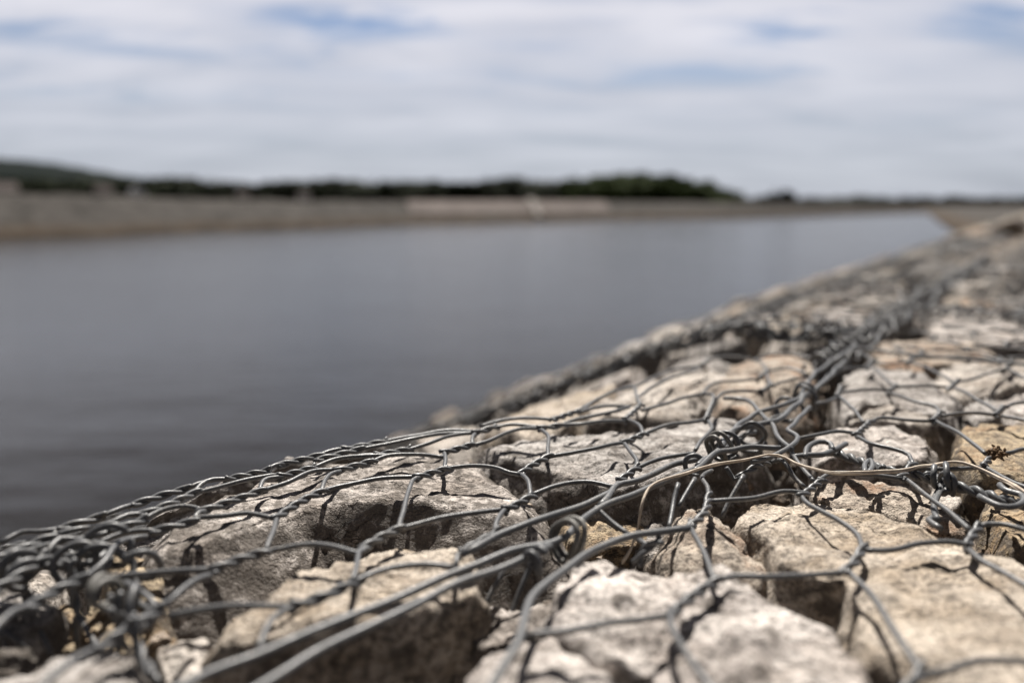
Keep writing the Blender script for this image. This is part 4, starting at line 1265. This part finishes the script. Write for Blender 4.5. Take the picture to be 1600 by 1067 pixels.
# a split, slightly flattened stalk: two joined strands
Q = wobble(Q, 0.0012, 45, 2)
def stalk(Q, r, sides):
    V0 = len(mb.V); tube(mb, Q, 1.0, sides)
    n = len(Q)
    for i in range(n):
        f = i / (n - 1)
        node = sum(math.exp(-((f - q) / 0.006) ** 2) for q in (0.30, 0.47, 0.74, 0.9))
        rr = r * (0.75 + 0.35 * f) * (1 + 0.5 * node + 0.22 * noise.noise(Vector((f * 60, r * 900, 0))))
        for k in range(sides):
            v = mb.V[V0 + i * sides + k]; d = v - Q[i]
            mb.V[V0 + i * sides + k] = Q[i] + d * rr
stalk(Q, 0.00098, 8)
Q2 = [q + Vector((0.0006 * math.sin(i * .13), 0.0005, 0.0011 * math.cos(i * .11))) for i, q in enumerate(Q)]
stalk(Q2, 0.0008, 7)
o = mb.build('straw', M_STRAW)
tag(o, 'long dry straw stalk lying across the wires right of the middle', 'straw')

# ---- netting of the farther baskets, woven on the bank surface
def hexnet(l0, l1, u0, u1, label, sides=6, r=WR, jitter=0.006, edges=True):
    mb = MB()
    wx, tw, dg = 0.085, 0.038, 0.032
    per = 2 * (tw + dg)
    def J(i, j):
        s = noise.noise(Vector((i * 7.3 + l0 * 3, j * 5.1 + u0 * 2, 1))) * jitter
        s2 = noise.noise(Vector((i * 3.3, j * 9.1 + u0, 7))) * jitter
        return s, s2
    def node(i, j, e):                                 # i column, j row of twists, e: 0 start 1 end
        l = l0 + (i + 0.5 * (j % 2)) * wx; u = u0 + j * (tw + dg) + e * tw
        a, b = J(i, j)
        l = min(max(l + a, l0), l1); u = min(u + b, u1)
        return w3(l, u, 0.001 + 0.004 * noise.noise(Vector((l * 20, u * 20, 3))))
    nj = int((u1 - u0) / (tw + dg)); ni = int((l1 - l0) / wx)
    for j in range(nj):
        for i in range(ni + 1):
            if (j % 2) and i == ni: continue
            a, b = node(i, j, 0), node(i, j, 1)
            twist(mb, [a, b], r, turns=1.5, sides=sides, step=0.004, ext=0.002)
            if j + 1 < nj:
                for di in ((0, -1) if j % 2 == 0 else (1, 0)):
                    k = i + di
                    if 0 <= k <= ni:
                        c = node(k, j + 1, 0)
                        m = (b + c) / 2 + Vector((0, 0, 0.002))
                        tube(mb, [b, m, c], r, sides)
    o = mb.build('wire_netting', M_WIRE)
    tag(o, label, 'wire netting', 'hexagonal wire netting lids')
    if not edges: return o
    for edge in ((l0,) if l1 > 1 else (l0, l1)):
        e = MB(); P = [w3(edge + .007 * math.sin(k * 1.1 + u0), u0 + (u1 - u0) * k / 20, 0.001 + .006 * math.sin(k * 1.7 + u0)) for k in range(21)]
        tube(e, P, 0.0023, 6)
        e.build('selvedge_wire', M_WIRE2, o)
    for edge in (u0, u1):
        e = MB(); P = [w3(l0 + (l1 - l0) * k / 20, edge + .003 * math.sin(k), 0.003) for k in range(21)]
        tube(e, P, 0.0023, 6)
        e.build('selvedge_wire', M_WIRE2, o)
    return o
hexnet(0.25, 2.6, 1.26, 2.22, 'blurred netting just beyond the left cross seam, on the slope to the water')
hexnet(-0.55, 0.20, 1.10, 1.60, 'blurred netting over the light stones right of the far seam')
hexnet(0.25, 2.6, 2.27, 3.22, 'third netting along the slope to the water, counted from the camera', 5)
hexnet(-0.55, 0.20, 1.65, 2.60, 'blurred netting beyond the second cross seam at the right edge', 5)
hexnet(0.25, 2.6, 3.27, 4.22, 'fourth netting along the slope to the water, close to the bend', 4)
hexnet(-0.55, 0.20, 2.65, 3.60, 'farther netting right of the seam, just in front of the dark shrub', 4)
hexnet(0.25, 2.6, 4.27, 5.6, 'fifth netting left of the seam, thin blurred wires', 4)
hexnet(-0.55, 0.20, 3.65, 5.0, 'farthest netting right of the seam, thin blurred wires', 4)
hexnet(0.25, 2.6, 5.65, 10.0, 'last stretch of netting on the slope before the bend, blurred to a grey film', 3)
hexnet(0.74, 1.9, 0.22, 1.20, 'netting on the outer slope of the near left basket, mostly hidden behind its edge', 5, edges=False)
# seams between the farther baskets
def seam(p0, p1, label, n=24, coils=True, rad=.012, strands=4):
    mb = MB()
    (l0, u0), (l1, u1) = p0, p1
    rd = random.Random(int(u0 * 100 + l0 * 10))
    for s in range(strands):
        ph = rd.uniform(0, 6)
        P = []
        for k in range(n * 2 + 1):
            f = k / (n * 2)
            P.append(w3(l0 + (l1 - l0) * f + .017 * math.sin(ph + k * 0.9), u0 + (u1 - u0) * f + .014 * math.cos(ph * 2 + k * 0.8), -0.007 + 0.012 * math.sin(ph * 3 + k * 1.3)))
        tube(mb, catmull(P, 0.01), 0.0021, 6)
    a = w3(l0, u0); b = w3(l1, u1)
    P = []
    tot = math.hypot(l1 - l0, u1 - u0)
    turns = tot / 0.035
    m = int(turns * 10)
    dirp = (DL * (l1 - l0) + DU * (u1 - u0)).normalized(); sid = dirp.cross(Vector((0, 0, 1)))
    for k in range(m + 1):
        f = k / m
        an = 2 * math.pi * turns * f
        q = w3(l0 + (l1 - l0) * f, u0 + (u1 - u0) * f, 0.0)
        rr = rad * (1 + 0.35 * noise.noise(Vector((k * .13, u0, l0))))
        P.append(q + sid * math.cos(an) * rr + Vector((0, 0, 1)) * math.sin(an) * rr)
    tube(mb, P, 0.0020, 6)
    # the netting of the dividing wall, going down between the stones
    for k in range(n):
        f = (k + .5) / n
        q = w3(l0 + (l1 - l0) * f, u0 + (u1 - u0) * f, 0.0)
        q2 = q + dirp * rd.uniform(-.03, .03) + Vector((0, 0, -.09))
        tube(mb, [q, (q + q2) / 2 + dirp * .006, q2], WR, 5)
    o = mb.build('lacing_wire', M_WIRE)
    tag(o, label, 'lacing wire', 'lacing wires')
seam((0.225, 0.98), (0.225, 1.66), 'blurred tangle of lacing wire on the far seam before the right cross seam', strands=3, rad=.010)
seam((0.225, 1.66), (0.21, 3.4), 'far blurred stretch of lacing wire leading up toward the dark shrub', 40, strands=2, rad=.009)
seam((0.24, 1.24), (1.15, 1.24), 'dark tangled cross seam running left down the slope to the water', 46, strands=11, rad=.019)
seam((0.24, 2.25), (1.15, 2.25), 'second cross seam down the slope to the water, farther than the tangled one', 24)
seam((-0.5, 1.63), (0.20, 1.63), 'blurred dark cross seam at the right edge', 22)
seam((-0.5, 2.63), (0.20, 2.63), 'farther blurred cross seam at the right edge below the shrub', 18)

# ---- dark dry shrub by the right edge
root = bpy.data.objects.new('dry_shrub', None); COL.objects.link(root)
P0 = hit(1582, 366, 0.0)
root.location = P0
tag(root, 'dark dry shrub on the stones at the right edge near the bend', 'shrub')
tS = (P0 - EYE).length / FPX
mb = MB(); mt = MB()
rd = random.Random(9)
for _ in range(60):
    a = rd.uniform(0, 6.28); el = rd.uniform(0.15, 1.4)
    ln = rd.uniform(10, 26) * tS
    d = Vector((math.cos(a) * math.cos(el) * 1.3, math.sin(a) * math.cos(el) * 1.3, math.sin(el) * .85)) * ln
    tube(mb, [Vector((0, 0, 0)), d * .5 + Vector((0, 0, .1 * ln)), d], .6 * tS, 4, True)
    for _ in range(14):
        p = d * rd.uniform(.35, 1.0) + Vector((rd.gauss(0, 1), rd.gauss(0, 1), rd.gauss(0, 1))) * 2.2 * tS
        s = 1.8 * tS
        v1 = Vector((rd.gauss(0, 1), rd.gauss(0, 1), rd.gauss(0, 1))).normalized() * s; v2 = v1.orthogonal().normalized() * s * .6
        mt.add([p - v1, p + v2, p + v1, p - v2], [(0, 1, 2, 3)])
mb.build('stem', M_SHRUB, root); mt.build('foliage', M_SHRUB, root, smooth=False)
